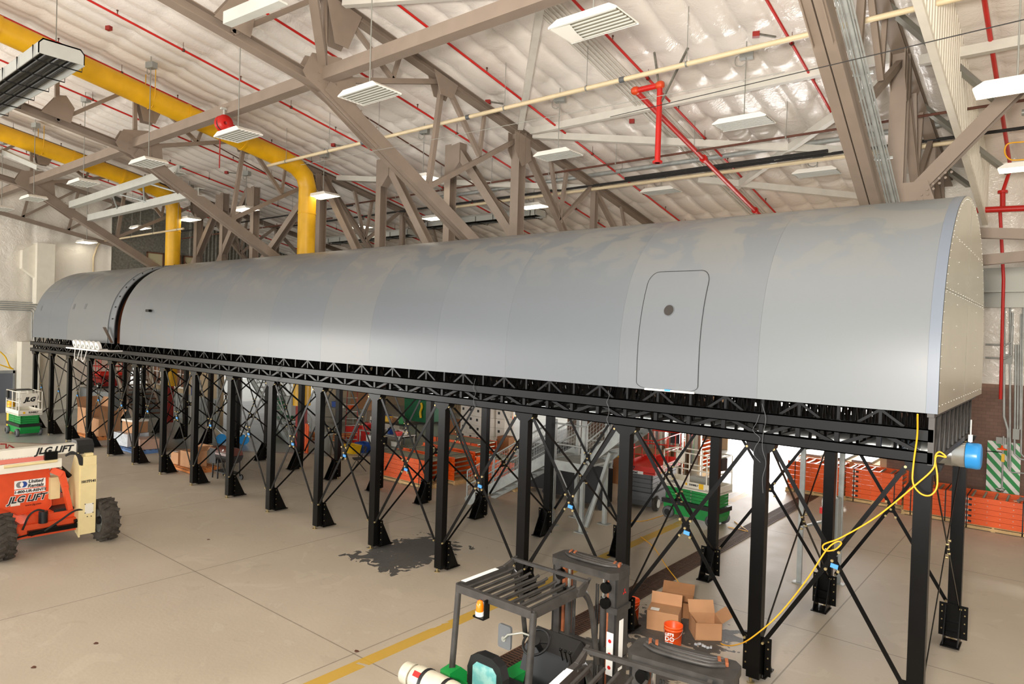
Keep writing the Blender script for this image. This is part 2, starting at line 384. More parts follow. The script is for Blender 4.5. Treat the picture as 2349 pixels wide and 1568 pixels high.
# back wall with two open doors to the bright yard
k = K()
k.box(-43.5, -24.3, 21, 21.25, 0, 10); k.box(-24.3, -20.2, 21, 21.25, 4.6, 10); k.box(-20.2, -11, 21, 21.25, 0, 10); k.box(-11, -3.3, 21, 21.25, 4.6, 10)
struct('wall_back', k, 'tan')
k = K(); x = -32.
while x < -24.4: k.box(x, x+.1, 20.95, 21, .3, 4.4); x += .22
struct('trim_2', k, 'tan')
def rw(u, v, amp):
    x = -3.3+13.3*u; z = 4.1+(roofz(15.5)+.3-4.1)*v
    return (x, 15.45-amp*abs(math.sin(PI*x/1.6))**.4-.1*mn.noise(V((x*.9, z*.5, 4))), z)
struct('wall_right', wavywall(90, 60, rw, 0, .12), 'vinylw')
k = K(); k.box(-3.3, 10, 15.5, 15.7, 0, 4.15); struct('wall_right', k, 'brick')
k = K(); k.box(-3.5, -3.3, 15.5, 21.2, 0, 10.2); struct('wall_right', k, 'tan')
# low office front under the left end and the kerb before it
k = K(); k.box(-41.5, -32.0, 7.0, 7.2, 0, 4.6); struct('wall_back', k, 'tan')
k = K(); k.box(-41.5, -32.2, 6.93, 7.0, 0, 1.35); x = -41.4
while x < -32.3: k.box(x, x+.12, 6.9, 6.94, .05, 1.3); x += .3
struct('trim_3', k, 'galv')
k = K(); k.box(-45, -38.6, 4.4, 6.9, 0, 1.25); k.box(-39.6, -38.6, 4.3, 4.45, 0, 1.3); struct('trim_4', k, 'concw')
for i, x in enumerate((-40.9, -39.5, -37.6, -36.6)):
    wo = thing('window_%d' % (i+1), None, None, (x, 6.95, 1.7)); wo['kind'] = 'structure'
    k = K(); k.box(x, x+.9, 6.9, 6.98, 1.7, 3.1); k.build('pane', 'brown', wo)
    k = K(); k.box(x-.05, x, 6.86, 6.98, 1.65, 3.15); k.box(x+.9, x+.95, 6.86, 6.98, 1.65, 3.15); k.box(x-.05, x+.95, 6.86, 6.98, 3.1, 3.17); k.box(x-.05, x+.95, 6.86, 6.98, 1.62, 1.7); k.box(x+.43, x+.47, 6.87, 6.98, 1.7, 3.1); k.box(x, x+.9, 6.87, 6.98, 2.38, 2.42)
    k.build('frame', 'white', wo)
# awning windows of the upper left wall
for i, (a, b_) in enumerate(((8.0, 8.9), (9.1, 10.0), (10.3, 11.2))):
    wo = thing('window_%d' % (i+5), None, None, (-43.4, a, 8.6)); wo['kind'] = 'structure'
    k = K(); k.box(-43.49, -43.42, a, b_, 8.3, 9.5); k.build('pane', 'glass', wo)
    k = K(); k.box(-43.45, -43.35, a-.06, a, 8.25, 9.55); k.box(-43.45, -43.35, b_, b_+.06, 8.25, 9.55); k.box(-43.45, -43.35, a-.06, b_+.06, 9.5, 9.58)
    k.bar((-43.4, a, 9.2), (-43.1, a+.35, 8.7), .05, .05); k.build('frame', 'brown', wo)
wo = thing('window_8', None, None, (-43.4, 14.0, 8.6)); wo['kind'] = 'structure'
k = K(); k.box(-43.42, -43.38, 13.9, 16.6, 8.4, 9.6); k.build('pane', 'glass', wo)
k = K()
for yy in (13.85, 15.2, 16.6): k.box(-43.4, -43.3, yy, yy+.07, 8.35, 9.65)
k.box(-43.4, -43.3, 13.85, 16.67, 9.6, 9.7); k.build('frame', 'brown', wo)
# grey door in the left wall, behind the bollards
do = thing('door_1', None, None, (-43.4, -.6, 0)); do['kind'] = 'structure'
k = K(); k.box(-43.45, -43.38, .1, 1.1, 0, 2.15); k.build('leaf', mat('slate_door', (92, 96, 104), .5), do)
k = K(); k.box(-43.46, -43.36, -.02, .1, 0, 2.3); k.box(-43.46, -43.36, 1.1, 1.2, 0, 2.3); k.box(-43.46, -43.36, -.02, 1.2, 2.15, 2.3); k.build('frame', 'concw', do)
do = thing('door_2', None, None, (-40, 6.95, 0)); do['kind'] = 'structure'
k = K(); k.box(-34.9, -34.0, 6.86, 6.98, 0, 2.2); k.build('leaf', 'white', do)
k = K(); k.box(-34.8, -34.5, 6.84, 6.87, 1.35, 1.8); k.build('notice', 'inkb', do)
# white box column by the left wall
k = K(); k.box(-43.3, -42.5, 1.25, 2.1, .2, 3.9); k.box(-43.3, -42.6, 1.9, 2.75, 6.0, 9.35)
k.prism([(1.3, 8.9), (1.95, 9.35), (1.95, 7.4), (1.3, 7.9)], -43.4, -42.9, 'x'); struct('trim_5', k, 'creaml')
# grated drain strip let into the floor
k = K(); k.box(-5.52, -5.04, -12, 14.5, -.05, .004); struct('trim_6', k, 'pit')
k = K(); y = -12.
while y < 14.4: k.box(-5.5, -5.06, y, y+.035, .004, .012); y += .07
for x in (-5.52, -5.29, -5.06): k.box(x, x+.025, -12, 14.5, .004, .014)
struct('trim_7', k, 'grate')
# horizontal pale beam and rail along the right wall
k = K(); k.box(-3.3, 10, 15.0, 15.4, 6.95, 7.65); k.box(-3.3, 10, 15.1, 15.4, 6.45, 6.9); k.box(-3.3, 10, 14.85, 15.0, 6.9, 6.97)
struct('trim_8', k, 'cond')
# ------------------------------------------------------------------ the long grey shell
SX = 2.25
def colx(i): return -SX*i+{0: -.05, 1: .07, 2: -.02, 3: 0, 4: 0}.get(i, 0)
def prof(t):
    c, s = math.cos(t), math.sin(t)
    return (2.35-2.66*math.copysign(abs(c)**(2/2.2), c), 4.75+2.75*abs(s)**(2/2.2))
def profpts(n=48, a=0., b=PI, tail=True):
    p = [prof(a+(b-a)*i/n) for i in range(n+1)]
    if tail: p = [(-.31, 4.35)]+p+[(5.01, 4.35)]
    return p
def shell_mat(name, rgb, seed, dirt=.5):
    m = D.materials.new(name); m.use_nodes = True; nt = m.node_tree; b = nt.nodes['Principled BSDF']
    tc = N(nt, 'ShaderNodeTexCoord'); mp = N(nt, 'ShaderNodeMapping'); mp.inputs['Location'].default_value = (seed*3.1, seed, 0); mp.inputs['Scale'].default_value = (1.0, 1.6, .8)
    nt.links.new(tc.outputs['Object'], mp.inputs[0])
    n1 = noise(nt, mp.outputs[0], 1.3, 8, .8); r = N(nt, 'ShaderNodeMapRange'); nt.links.new(n1, r.inputs[0]); r.inputs[1].default_value = .49; r.inputs[2].default_value = .55
    sp = N(nt, 'ShaderNodeSeparateXYZ'); nt.links.new(tc.outputs['Object'], sp.inputs[0])
    hz = N(nt, 'ShaderNodeMapRange'); nt.links.new(sp.outputs[2], hz.inputs[0]); hz.inputs[1].default_value = 1.7; hz.inputs[2].default_value = 2.8
    f = mth(nt, 'MULTIPLY', mth(nt, 'MULTIPLY', r.outputs[0], hz.outputs[0]), dirt)
    c = mixc(nt, f, srgb(rgb), srgb((134, 128, 115)))
    c = mixc(nt, mth(nt, 'MULTIPLY', noise(nt, tc.outputs['Object'], .4, 3), .12), c, srgb((98, 103, 108)))
    nt.links.new(c, b.inputs['Base Color']); b.inputs['Roughness'].default_value = .36; b.inputs['Specular IOR Level'].default_value = .5
    return m
greys = [(102, 106, 109), (96, 101, 105), (104, 106, 106), (98, 103, 107), (102, 105, 106), (107, 111, 113)]
for i, g in enumerate(greys): M['sh%d' % i] = shell_mat('shell_grey_paint', g, i+1, .4)
M['shedge'] = mat('blue_grey_edge_paint', (102, 110, 121), .42)
M['endp'] = mat('bare_metal_panel', (200, 194, 176), .34, .6, .04, 1.2)
def shellstrip(k, x0, x1, off=0., n=48, a=0., b=PI, tail=True, thick=.05):
    P = profpts(n, a, b, tail); nx = max(2, int((x1-x0)/.6)); vv = []
    def grid(o):
        g = []
        for i in range(nx+1):
            x = x0+(x1-x0)*i/nx
            for j, (y, z) in enumerate(P):
                q = P[min(j+1, len(P)-1)]; p_ = P[max(j-1, 0)]; ty, tz = q[0]-p_[0], q[1]-p_[1]; L = math.hypot(ty, tz)
                g.append((x, y-tz/L*o, z+ty/L*o))
        return g
    m_ = len(P); A = grid(off); B = grid(off-thick); o = len(A)
    fs = [(i*m_+j, i*m_+j+1, (i+1)*m_+j+1, (i+1)*m_+j) for i in range(nx) for j in range(m_-1)]
    fb = [(o+a_, o+b_, o+c_, o+d_) for a_, b_, c_, d_ in fs]
    k.add(A+B, fs+fb, True)
    e = []
    for i in (0, nx): e += [(i*m_+j, i*m_+j+1, o+i*m_+j+1, o+i*m_+j) for j in range(m_-1)]
    for j in (0, m_-1): e += [(i*m_+j, (i+1)*m_+j, o+(i+1)*m_+j, o+i*m_+j) for i in range(nx)]
    k.add(A+B, e)
sh = thing('fuselage_shell', 'long grey half-round metal shell resting on the black trestle frame', 'shell', (-12, 2.35, 4.35))
seams = [-25.3, -23.6, -21.0, -18.1, -15.4, -13.0, -11.1, -8.9, -7.0, -4.5, -2.15, 0.0]
tint = [2, 1, 4, 3, 4, 2, 1, 3, 0, 0, 4]
tint = [2, 4, 3, 4, 3, 2, 1, 3, 1, 0, 5]
DX0, DX1, DT = -4.15, -3.07, .565     # door bounds along x and its top angle on the profile
for i in range(len(seams)-1):
    k = K(); shellstrip(k, seams[i], seams[i+1]-.002); k.build('shell_panel', 'sh%d' % tint[i], sh)
k = K(); shellstrip(k, 0.0, .13, .006); k.build('edge_band', 'shedge', sh)
P = profpts(60); k = K(); k.add([(.135, y, z) for y, z in P]+[(.11, y, z) for y, z in P], [tuple(range(len(P))), tuple(reversed(range(len(P), 2*len(P))))]); ep = k.build('end_panel', 'endp', sh)
k = K()
def rv(y, z): k.cyl((.13, y, z), (.141, y, z), .008, 6)
for j in range(1, 62, 1):
    y, z = profpts(62)[j]; rv(2.35+(y-2.35)*.975, 4.35+(z-4.35)*.985)
for z in (4.45, 5.93, 5.97, 6.72):
    hw = 2.55*math.sqrt(max(0, 1-((z-4.75)/2.85)**2)) if z > 5 else 2.6; y = 2.35-hw
    while y < 2.35+hw: rv(y, z); y += .28
for y in (1.1, 3.6):
    z = 4.6
    while z < 6.9: rv(y, z); z += .3
k.build('rivets', 'steelbr', ep)
k = K(); k.box(.136, .139, 2.335, 2.34, 4.36, 7.4); k.box(.136, .139, -.2, 4.9, 5.948, 5.951); k.build('seam', 'galvd', ep)
def spt(x, t, off):     # point on the shell surface, t = profile angle, negative t below the spring line
    if t < 0: return V((x, -.31-off, 4.75+t))
    y, z = prof(t); y2, z2 = prof(t+.01); L = math.hypot(y2-y, z2-z); return V((x, y-(z2-z)/L*off, z+(y2-y)/L*off))
def band(loop, w_, off, k, closed=True):     # thin ribbon along a path of (x, t) on the shell
    n = len(loop); vv = []
    for i in range(n):
        p = V(loop[i]); a = V(loop[i-1] if (closed or i) else loop[i]); b = V(loop[(i+1) % n] if (closed or i < n-1) else loop[i])
        d = (b-a); d = V((d.x, d.y*2.4, 0)).normalized(); nrm = V((-d.y, d.x, 0))
        for s in (-.5, .5): vv.append(spt(p.x+nrm.x*w_*s, p.y+nrm.y*w_*s/2.4, off))
    k.add(vv, [(2*i, 2*i+1, (2*((i+1) % n))+1, 2*((i+1) % n)) for i in range(n if closed else n-1)])
def rrect(x0, x1, t0, t1, rx, rt, n=7):
    out = []
    for cx_, ct, a0 in ((x1-rx, t1-rt, 0), (x0+rx, t1-rt, 90), (x0+rx, t0+rt, 180), (x1-rx, t0+rt, 270)):
        for i in range(n+1):
            a = math.radians(a0+90*i/n); out.append((cx_+rx*math.cos(a), ct+rt*math.sin(a), 0))
    res = []
    for i in range(len(out)):
        a, b = V(out[i]), V(out[(i+1) % len(out)]); m_ = max(1, int((b-a).length/.07))
        for j in range(m_): res.append(tuple(a+(b-a)*j/m_))
    return res
dr = rrect(DX0, DX1, -.375, DT, .17, .09)
k = K(); nx, nt_ = 14, 40
for i in range(nx+1):
    x = DX0+.01+(DX1-DX0-.02)*i/nx
    e = min(x-DX0, DX1-x); ins = (.17-math.sqrt(max(0, .17**2-(.17-min(e, .17))**2)))/1.9
    for j in range(nt_+1): k.v.append(tuple(spt(x, (-.37+ins)+(DT-.005-ins+.37-ins)*j/nt_, .006)))
k.f = [(i*(nt_+1)+j, i*(nt_+1)+j+1, (i+1)*(nt_+1)+j+1, (i+1)*(nt_+1)+j) for i in range(nx) for j in range(nt_)]; k.sm = [True]*len(k.f); k.mi = [0]*len(k.f)
dp = k.build('door_panel', 'sh0', sh)
k = K(); band(dr, .009, .008, k); k.build('door_gap', 'pit', dp)
k = K(); PC = (-3.66, .298)
vv = [spt(PC[0], PC[1], .011)]+[spt(PC[0]+.085*math.cos(2*PI*i/24), PC[1]+.085/2.66*math.sin(2*PI*i/24), .011) for i in range(24)]
k.add(vv, [(0, 1+i, 1+(i+1) % 24) for i in range(24)]); k.build('porthole', mat('dark_porthole', (52, 48, 44), .15), dp)
k = K(); k.tube([spt(PC[0]+.09*math.cos(2*PI*i/24), PC[1]+.09/2.66*math.sin(2*PI*i/24), .01) for i in range(24)], .006, 6, True); k.build('porthole_ring', 'sh1', dp)
k = K(); k.box(-3.98, -3.12, -.35, -.32, 4.345, 4.375); k.build('sill_strip', 'white', dp)
k = K(); k.box(-3.62, -3.52, -.356, -.32, 4.35, 4.38); k.build('tape_label', 'bluet', dp)
# small fittings on the shell side
k = K(); c = spt(-23.0, .27, .02)
for dx in (-.09, 0, .09): k.cyl(c+V((dx, 0, 0)), c+V((dx, -.1, 0)), .045, 10)
k.cyl(c+V((-.14, -.05, 0)), c+V((.14, -.05, 0)), .02, 8); k.build('valve_fitting', 'black', sh)
# far shell piece beyond the gap
s2 = thing('fuselage_shell', 'shorter grey half-round shell piece at the far left end, beyond the dark gap', 'shell', (-31, 2.35, 4.35))
sm2 = [-35.05, -32.9, -30.7, -26.45]
for i, g in enumerate((1, 1, 2)):
    k = K(); shellstrip(k, sm2[i], sm2[i+1]-.006); k.build('shell_panel', 'sh%d' % g, s2)
k = K(); shellstrip(k, -26.45, -25.95, -.03, thick=.03); k.build('joint_flange', 'sh0', s2)
k = K()
for j in range(1, 18): 
    p_ = spt(-26.1, j*.16, -.01); k.cyl(p_, p_+V((.0, -.02, .01)), .03, 8)
k.build('flange_bolts', 'pit', s2)
k = K(); shellstrip(k, -26.6, -25.2, -.4, thick=.05); k.build('inner_skin', 'orin', s2)
k = K(); k.add([(-34.95, y, z) for y, z in P], [tuple(range(len(P)))]); k.build('end_panel', 'sh1', s2)
for x, t in ((-30.35, .33), (-29.1, .33)):
    k = K(); loop = [spt(x+dx, t+dt, .006) for dx, dt in ((-.1, -.04), (.1, -.04), (.1, .04), (-.1, .04))]; k.add(loop, [(0, 1, 2, 3)]); k.build('inspection_port', 'skgrey', s2)
k = K(); k.add([spt(-34.3+dx, .3+dt, .006) for dx, dt in ((-.06, -.04), (.06, -.04), (.06, .04), (-.06, .04))], [(0, 1, 2, 3)]); k.build('inspection_port', 'skgrey', s2)
k = K(); band([(-34.6, .62), (-33.1, .62)], .02, .006, k, False); band([(-33.1, .62), (-33.1, .5)], .02, .006, k, False); k.build('hatch_line', 'cond', s2)
k = K(); k.add([(-26.5, -.35, 4.95), (-26.4, -.5, 4.95), (-25.75, -.45, 4.38), (-25.9, -.3, 4.38)], [(0, 1, 2, 3)]); k.build('loose_corner_plate', 'beam', s2)
# white tray of rolled parts hanging at the gap
tr = thing('equipment_tray', 'white tray with six round fans hanging under the gap in the grey shell', 'tray', (-27, -.6, 4.15))
k = K(); k.cb((-27.1, -.75, 4.1), 3.2, .42, .05, 0, 0, 0); k.build('tray', 'white', tr)
for x_ in (-28.5, -27.1, -25.7): k = K(); k.bar((x_, -.6, 4.09), (x_, -.06, 4.09), .05, .05); k.build('bracket', 'white', tr)
for i in range(6):
    k = K(); k.cyl((-28.3+i*.45, -.8, 4.24), (-28.3+i*.45, -.7, 4.27), .17, 14); f_ = k.build('fan', 'white', tr)
    k = K(); k.cyl((-28.3+i*.45, -.81, 4.24), (-28.3+i*.45, -.8, 4.24), .07, 10); k.build('hub', 'cond', f_)
for x0 in (-28.0, -27.3):
    k = K(); k.tube(catmull([(x0, -.85, 4.16), (x0+.05, -.9, 3.8), (x0+.25, -.9, 3.65), (x0+.45, -.9, 3.85), (x0+.5, -.85, 4.16)]), .015, 6); k.build('dangling_wire', 'white', tr)
# ------------------------------------------------------------------ black trestle frame
fr = thing('support_frame', 'long black steel trestle of columns, cross braces and truss girders carrying the grey shell', 'support frame', (-18, 2, 0))
H0, H1, H2, H3 = 3.67, 3.82, 3.955, 4.12
XL, XR = -36.3, .06
W = 4.06
for y in (-.06, W-.06):
    d_ = .12
    for nm, z0, z1 in (('lower_chord', H0, H1), ('upper_chord', H2, H3)):
        k = K(); k.box(XL, XR, y, y+.02, z0, z1); k.box(XL, XR, y, y+d_, z0, z0+.015); k.box(XL, XR, y, y+d_, z1-.015, z1); k.build(nm, 'black', fr)
for y in (.0, W+.0):
    for i in range(16):
        k = K(); xa, xb = colx(i+1), colx(i); n = 4
        for j in range(n):
            p0 = xa+(xb-xa)*j/n; p1 = xa+(xb-xa)*(j+1)/n
            k.box(p0-.03, p0+.03, y-.02, y+.04, H1-.02, H2+.02)
            if j % 2 == 0: k.bar((p0+.05, y+.01, H1-.02), (p1-.05, y+.01, H2+.04), .05, .05)
            else: k.bar((p0+.05, y+.01, H2+.04), (p1-.05, y+.01, H1-.02), .05, .05)
            k.bar((p0, y+.06, H3-.02), (p0, y+.06, 4.33), .04, .04, (1, 0, 0))
            if j % 2: k.bar((p0, y+.06, 4.32), (p0+.28, y+.06, H3), .035, .035); k.bar((p0, y+.06, 4.32), (p0-.28, y+.06, H3), .035, .035)
        k.build('girder_web', 'black', fr)
x = XR-.5; n = 0
while x > XL+.1 and n < 70:
    k = K(); h0, h1 = H0+.04, 4.33
    k.bar((x, .3, h0), (x, W-.2, h0), .05, .05); k.bar((x, .2, h1), (x, W-.1, h1), .05, .05)
    m_ = 8
    for j in range(m_):
        y0 = .3+(W-.5)*j/m_; y1 = .3+(W-.5)*(j+1)/m_
        k.bar((x, y0, h0), (x, (y0+y1)/2, h1), .04, .04, (1, 0, 0)); k.bar((x, (y0+y1)/2, h1), (x, y1, h0), .04, .04, (1, 0, 0))
    k.build('cross_joist', 'black', fr); x -= .5625; n += 1
k = K(); k.bar((.04, -.02, H0+.02), (.04, W+.1, H0+.02), .08, .08); k.bar((.04, -.2, 4.32), (.04, W+.6, 4.32), .08, .06); k.box(.0, .07, -.06, .02, H0, 4.34)
m_ = 9
for j in range(m_):
    y0 = W*j/m_; y1 = W*(j+1)/m_; k.bar((.05, y0, H0+.05), (.05, y1-.05, 4.3), .04, .06, (1, 0, 0)); k.bar((.05, y1, H0+.05), (.05, y1, 4.3), .04, .05, (1, 0, 0))
k.build('end_truss', 'fork', fr)
def foot(x, yc, s):      # s = +1: flare reaches away from the camera
    k = K(); yf = yc+s*.09
    k.box(x-.215, x+.215, min(yf, yf+s*.015), max(yf, yf+s*.015), .1, .68)
    for dx in (-.11, .11):
        k.prism([(yf, .66), (yf+s*.06, .66), (yf+s*.36, .06), (yf, .06)], x+dx-.008, x+dx+.008, 'x')
    k.box(x-.14, x+.14, min(yf, yf+s*.4), max(yf, yf+s*.4), .04, .06)
    for z in (.2, .36): k.box(x-.11, x+.11, min(yf, yf+s*.1), max(yf, yf+s*.1), z, z+.01)
    return k
_bolts = {}
def bolt(par, p, n_, r):
    key = (tuple(n_), r)
    if key not in _bolts:
        k = K(); k.cyl((0, 0, 0), V(n_)*.035, r, 8); o = k.build('bolt', 'brass', par, True); _bolts[key] = o
    else: o = _bolts[key].copy(); COL.objects.link(o); o.parent = par
    o.location = V(p)-V(fr.location)
    return o
for row, yc, s in (('front', .08, 1), ('back', W-.08, -1)):
    for i in range(17):
        x = colx(i); k = K(); k.box(x-.1, x+.1, yc-.075, yc+.075, .08, H0)
        c_ = k.build('column', 'black', fr)
        foot(x, yc, s).build('foot_bracket', 'black', c_)
        for dx in (-.17, .17):
            for z in (.22, .38, .52, .63): bolt(c_, (x+dx, yc+s*.08, z), (0, s, 0), .012)
        yj = yc-s*.05
        k = K(); k.cyl((x-.03, yj, 0), (x-.03, yj, .1), .018, 10); k.cyl((x-.03, yj, 0), (x-.03, yj, .012), .06, 12); k.cyl((x-.03, yj, .05), (x-.03, yj, .07), .03, 8); k.build('levelling_jack', 'brass', c_)
        k = K(); k.prism([(x-.22, H0), (x+.22, H0), (x+.2, H0-.08), (x+.1, H0-.16), (x-.1, H0-.16), (x-.2, H0-.08)], yc-.09, yc+.09, 'y'); k.build('head_bracket', 'black', c_)
def brace(a, b, c, d, w_, nrm, tape=False):
    k = K(); up = nrm
    for p, q in ((a, b), (c, d)): k.bar(p, q, w_, .012, up)
    o = k.build('cross_brace', 'black', fr)
    m1 = (V(a)+V(b)+V(c)+V(d))/4; n_ = V(nrm)
    for p, q in ((a, b), (c, d)):
        dr_ = (V(q)-V(p)).normalized()
        for t in (-.16, .16): bolt(o, m1+dr_*t+n_*.002, nrm, .021)
    bolt(o, m1+n_*.002, nrm, .021)
    for p in (a, b, c, d): bolt(o, V(p)+n_*.004, nrm, .019)
    k = K(); k.cb(m1+n_*.0, .13, .02, .13, 0) if abs(nrm[1]) > .5 else k.cb(m1, .02, .13, .13)
    k.build('centre_plate', 'black', o)
    if tape:
        k = K(); k.cb(m1+n_*.02+V((.03, 0, -.07)), .1, .02, .06, 0, 0, .15); k.build('blue_tape', 'bluet', o)
for i in range(16):
    xa, xb = colx(i+1), colx(i)
    brace((xa+.14, -.0+.02, .66), (xb-.2, .02, H0-.08), (xa+.2, .035, H0-.08), (xb-.14, .035, .66), .06, (0, -1, 0), True)
    brace((xa+.14, W+.02, .66), (xb-.2, W+.02, H0-.08), (xa+.2, W+.005, H0-.08), (xb-.14, W+.005, .66), .06, (0, -1, 0))
for i in range(17):
    x = colx(i); brace((x+.06, .2, .62), (x+.06, W-.25, H0-.1), (x+.085, .25, H0-.1), (x+.085, W-.2, .62), .045, (1, 0, 0))
# spiral duct slung under the frame
du = thing('spiral_duct', 'bright spiral metal duct slung lengthwise under the shell, blue film over its near end', 'duct', (-12, 3.3, 3.38))
k = K(); pf = [(0, -21.), (.205, -21.)]; x = -20.8
while x < .15: pf += [(.205, x), (.212, x+.008), (.212, x+.02), (.205, x+.028)]; x += .45
pf += [(.205, .25), (0, .25)]; k.lathe(pf, (0, 3.3, 3.4), 'x', 28); dd = k.build('duct_body', 'silver', du)
k = K(); prof_ = [(.212, .1), (.216, .13), (.214, .18), (.22, .26), (.21, .3), (.17, .315), (0, .32)]; k.lathe(prof_, (0, 3.3, 3.4), 'x', 24); k.build('end_film', 'bluef', du)
for x in (.15, -1.9): 
    k = K(); k.cyl((x, 3.3, 3.62), (x, 3.3, 4.0), .012, 6); k.box(x-.03, x+.03, 3.27, 3.33, 3.63, 3.75); k.build('hanger', 'white', du)
# hanging wires on the front girder
def cable(name, pts, r, m, label, cat, group=None, n=6, kk=8):
    k = K(); k.tube(catmull(pts, kk), r, n); return tag(k.build(name, m), label, cat, group)
pts = [PY(2105, 950, -.45), PY(2104, 1000, -.2), PY(2096, 1060, -.12), PY(2094, 1105, -.12), PY(2110, 1130, -.12), PY(2132, 1136, -.12), PY(2148, 1120, -.1), PY(2150, 1090, -.08), PY(2145, 1050, -.05), PY(2155, 1036, -.05), PY(2170, 1048, -.05), PY(2148, 1046, -.08)]
pts += [PY(2140, 1075, -.1), PY(2100, 1112, -.12), PY(2010, 1185, -.1), PY(1930, 1232, -.1), PY(1890, 1248, -.08), PY(1892, 1262, -.06), PY(1915, 1260, -.06), PY(1930, 1246, -.06), PY(1920, 1242, -.08), PY(1895, 1262, -.1), PY(1850, 1330, -.1), PY(1790, 1405, -.1), PY(1740, 1450, -.1)]
pts += [PY(1700, 1475, .1), PZ(1660, 1478, .02), PZ(1620, 1450, .02), PZ(1590, 1400, .02), PZ(1560, 1340, .02), PZ(1530, 1300, .02), PZ(1500, 1255, .02), PZ(1470, 1230, .02)]
cable('extension_cord', pts, .011, 'cable', 'yellow extension cord looping from the near end of the black frame down to the floor', 'cord')
def strand(px, y0, y1, sway, lab):
    pts = [PY(px+sway*math.sin(t*2.2+px), y0+(y1-y0)*t/6, -.09) for t in range(7)]
    return pts
for i, (px, y0, y1, s_, lab) in enumerate(((1395, 895, 975, 3, 'thin dark wire hanging below the shell left of the door panel'), (1088, 868, 935, 3, 'thin dark wire hanging from the black girder at mid-length'), (640, 828, 880, 8, 'thin wire loops over the girder under the shell, toward the left'), (1752, 925, 1130, 5, 'grey braided wires hanging down the second column from the right'), (1735, 950, 1060, 9, 'grey braided wire loop left of the second column from the right'))):
    cable('hanging_wire', strand(px, y0, y1, s_, lab), .004, 'skgrey', lab, 'wire')
# ------------------------------------------------------------------ roof steel
XA, XB, XC, XD = -24.4, -13.2, -1.86, -35.7
YC_ = 7.45
def TC(y): return roofz(y)-.47       # top chord centre line
def BC(y): return 11.2-.19*(y+.3)    # bottom chord centre line
def truss(X, label, ymin=-12., duct=False):
    t = thing('roof_truss', label, 'roof truss', (X, YC_, 0), 0, 'main roof trusses')
    def part(nm, p, q, w_=.22, h=.26, kind='i'):
        k = K(); (k.ibeam if kind == 'i' else k.bar)(p, q, w_, h, up=(0, 0, 1)); return k.build(nm, 'beam', t)
    part('top_chord', (X, ymin, TC(ymin)), (X, 20.5, TC(20.5)), .3, .22)
    part('bottom_chord', (X, ymin, BC(ymin)), (X, -.3, BC(-.3)), .3, .26)
    # web towards the camera
    ys = [-12., -9.7, -7.4, -5.1, -2.7, -.3]
    for i in range(len(ys)-1):
        a, b = ys[i], ys[i+1]; m_ = (a+b)/2+.3
        part('web_post', (X, b, BC(b)), (X, m_+.85, TC(m_+.85)), .12, .12, 'b')
        part('web_diagonal', (X, a, BC(a)), (X, m_+.85, TC(m_+.85)), .12, .12, 'b')
    part('tie', (X, -.3, 11.35), (X, 3.8, TC(3.8)-.1), .12, .14, 'b')
    part('web_diagonal', (X, .0, TC(0)), (X, 1.9, 12.05), .1, .12, 'b'); part('web_post', (X, 1.9, 12.05), (X, 2.2, TC(2.2)), .1, .1, 'b')
    for s_ in (-.1, .1): part('knee_brace', (X+s_, -.3, 11.2), (X+s_, YC_-.1, 6.85), .175, .34, 'b')
    part('web_diagonal', (X, 3.8, TC(3.8)), (X, 3.35, 9.35), .14, .14, 'b')
    part('web_diagonal', (X, 3.85, TC(3.85)), (X, 5.5, 10.75), .12, .14, 'b'); part('web_post', (X, 5.5, 10.75), (X, 5.7, TC(5.7)), .1, .1, 'b')
    part('strut', (X, 3.4, 9.4), (X, YC_, 11.75), .13, .15, 'b')
    part('column', (X, YC_, 5.6), (X, YC_, TC(YC_)), .34, .36)
    part('far_diagonal', (X, YC_, 11.9), (X, 11.2, 8.0), .2, .22)
    part('far_strut', (X, 9.9, 9.3), (X, 12.1, TC(12.1)), .14, .14, 'b'); part('far_strut', (X, 9.9, 9.3), (X, 9.2, TC(9.2)), .12, .12, 'b')
    part('far_strut', (X, 9.9, 9.3), (X, 10.3, TC(10.3)), .12, .12, 'b')
    part('far_column', (X, 12.2, 8.0), (X, 12.2, TC(12.2)), .22, .22); part('far_diagonal', (X, 12.2, 10.9), (X, 15.5, 8.2), .16, .16, 'b')
    for y in (14.2, 16.5, 18.8): part('web_post', (X, y, TC(y)), (X, y+.6, TC(y)-1.4), .1, .1, 'b')
    # gusset plates with rivet heads
    for nm, pl in (('gusset', [(-1.0, 11.35), (-.75, 11.85), (.1, 12.0), (.55, 11.55), (.6, 10.95), (1.5, 10.3), (1.3, 10.0), (-.1, 10.85), (-.9, 11.2)]),
                   ('gusset', [(3.3, TC(3.3)), (4.3, TC(4.3)), (4.1, 12.1), (3.6, 12.1)]),
                   ('gusset', [(YC_-.4, 11.9), (YC_+.4, 11.8), (YC_+.5, 11.1), (YC_, 10.8), (YC_-.4, 11.3)]),
                   ('gusset', [(-.4, TC(-.4)), (.7, TC(.7)), (.3, 12.3), (-.1, 12.3)])):
        k = K()
        for s in (-.16, .14): k.prism(pl, X+s, X+s+.02, 'x')
        g = k.build(nm, 'beam', t)
    for y in (-7.4, -5.1, -2.7):
        k = K()
        for s in (-.16, .14): k.prism([(y-.5, BC(y-.5)+.05), (y+.35, BC(y+.35)+.05), (y+.45, BC(y)+.5), (y+.2, BC(y)+.85), (y-.05, BC(y)+.8)], X+s, X+s+.02, 'x')
        k.build('gusset', 'beam', t)
    k = K()
    for i in range(8):
        for r_ in (0, 1): p = V((X+.165, -.55+i*.26, 11.2-.19*(-.25)-.576*max(0, -.3+i*.26)-.02+r_*.2)); k.cyl(p, p+V((.02, 0, 0)), .022, 6)
    k.build('rivets', 'beam', g)
    return t
tA = truss(XA, 'taupe roof truss beside the nearer yellow duct, its knee brace carrying two pale beams')
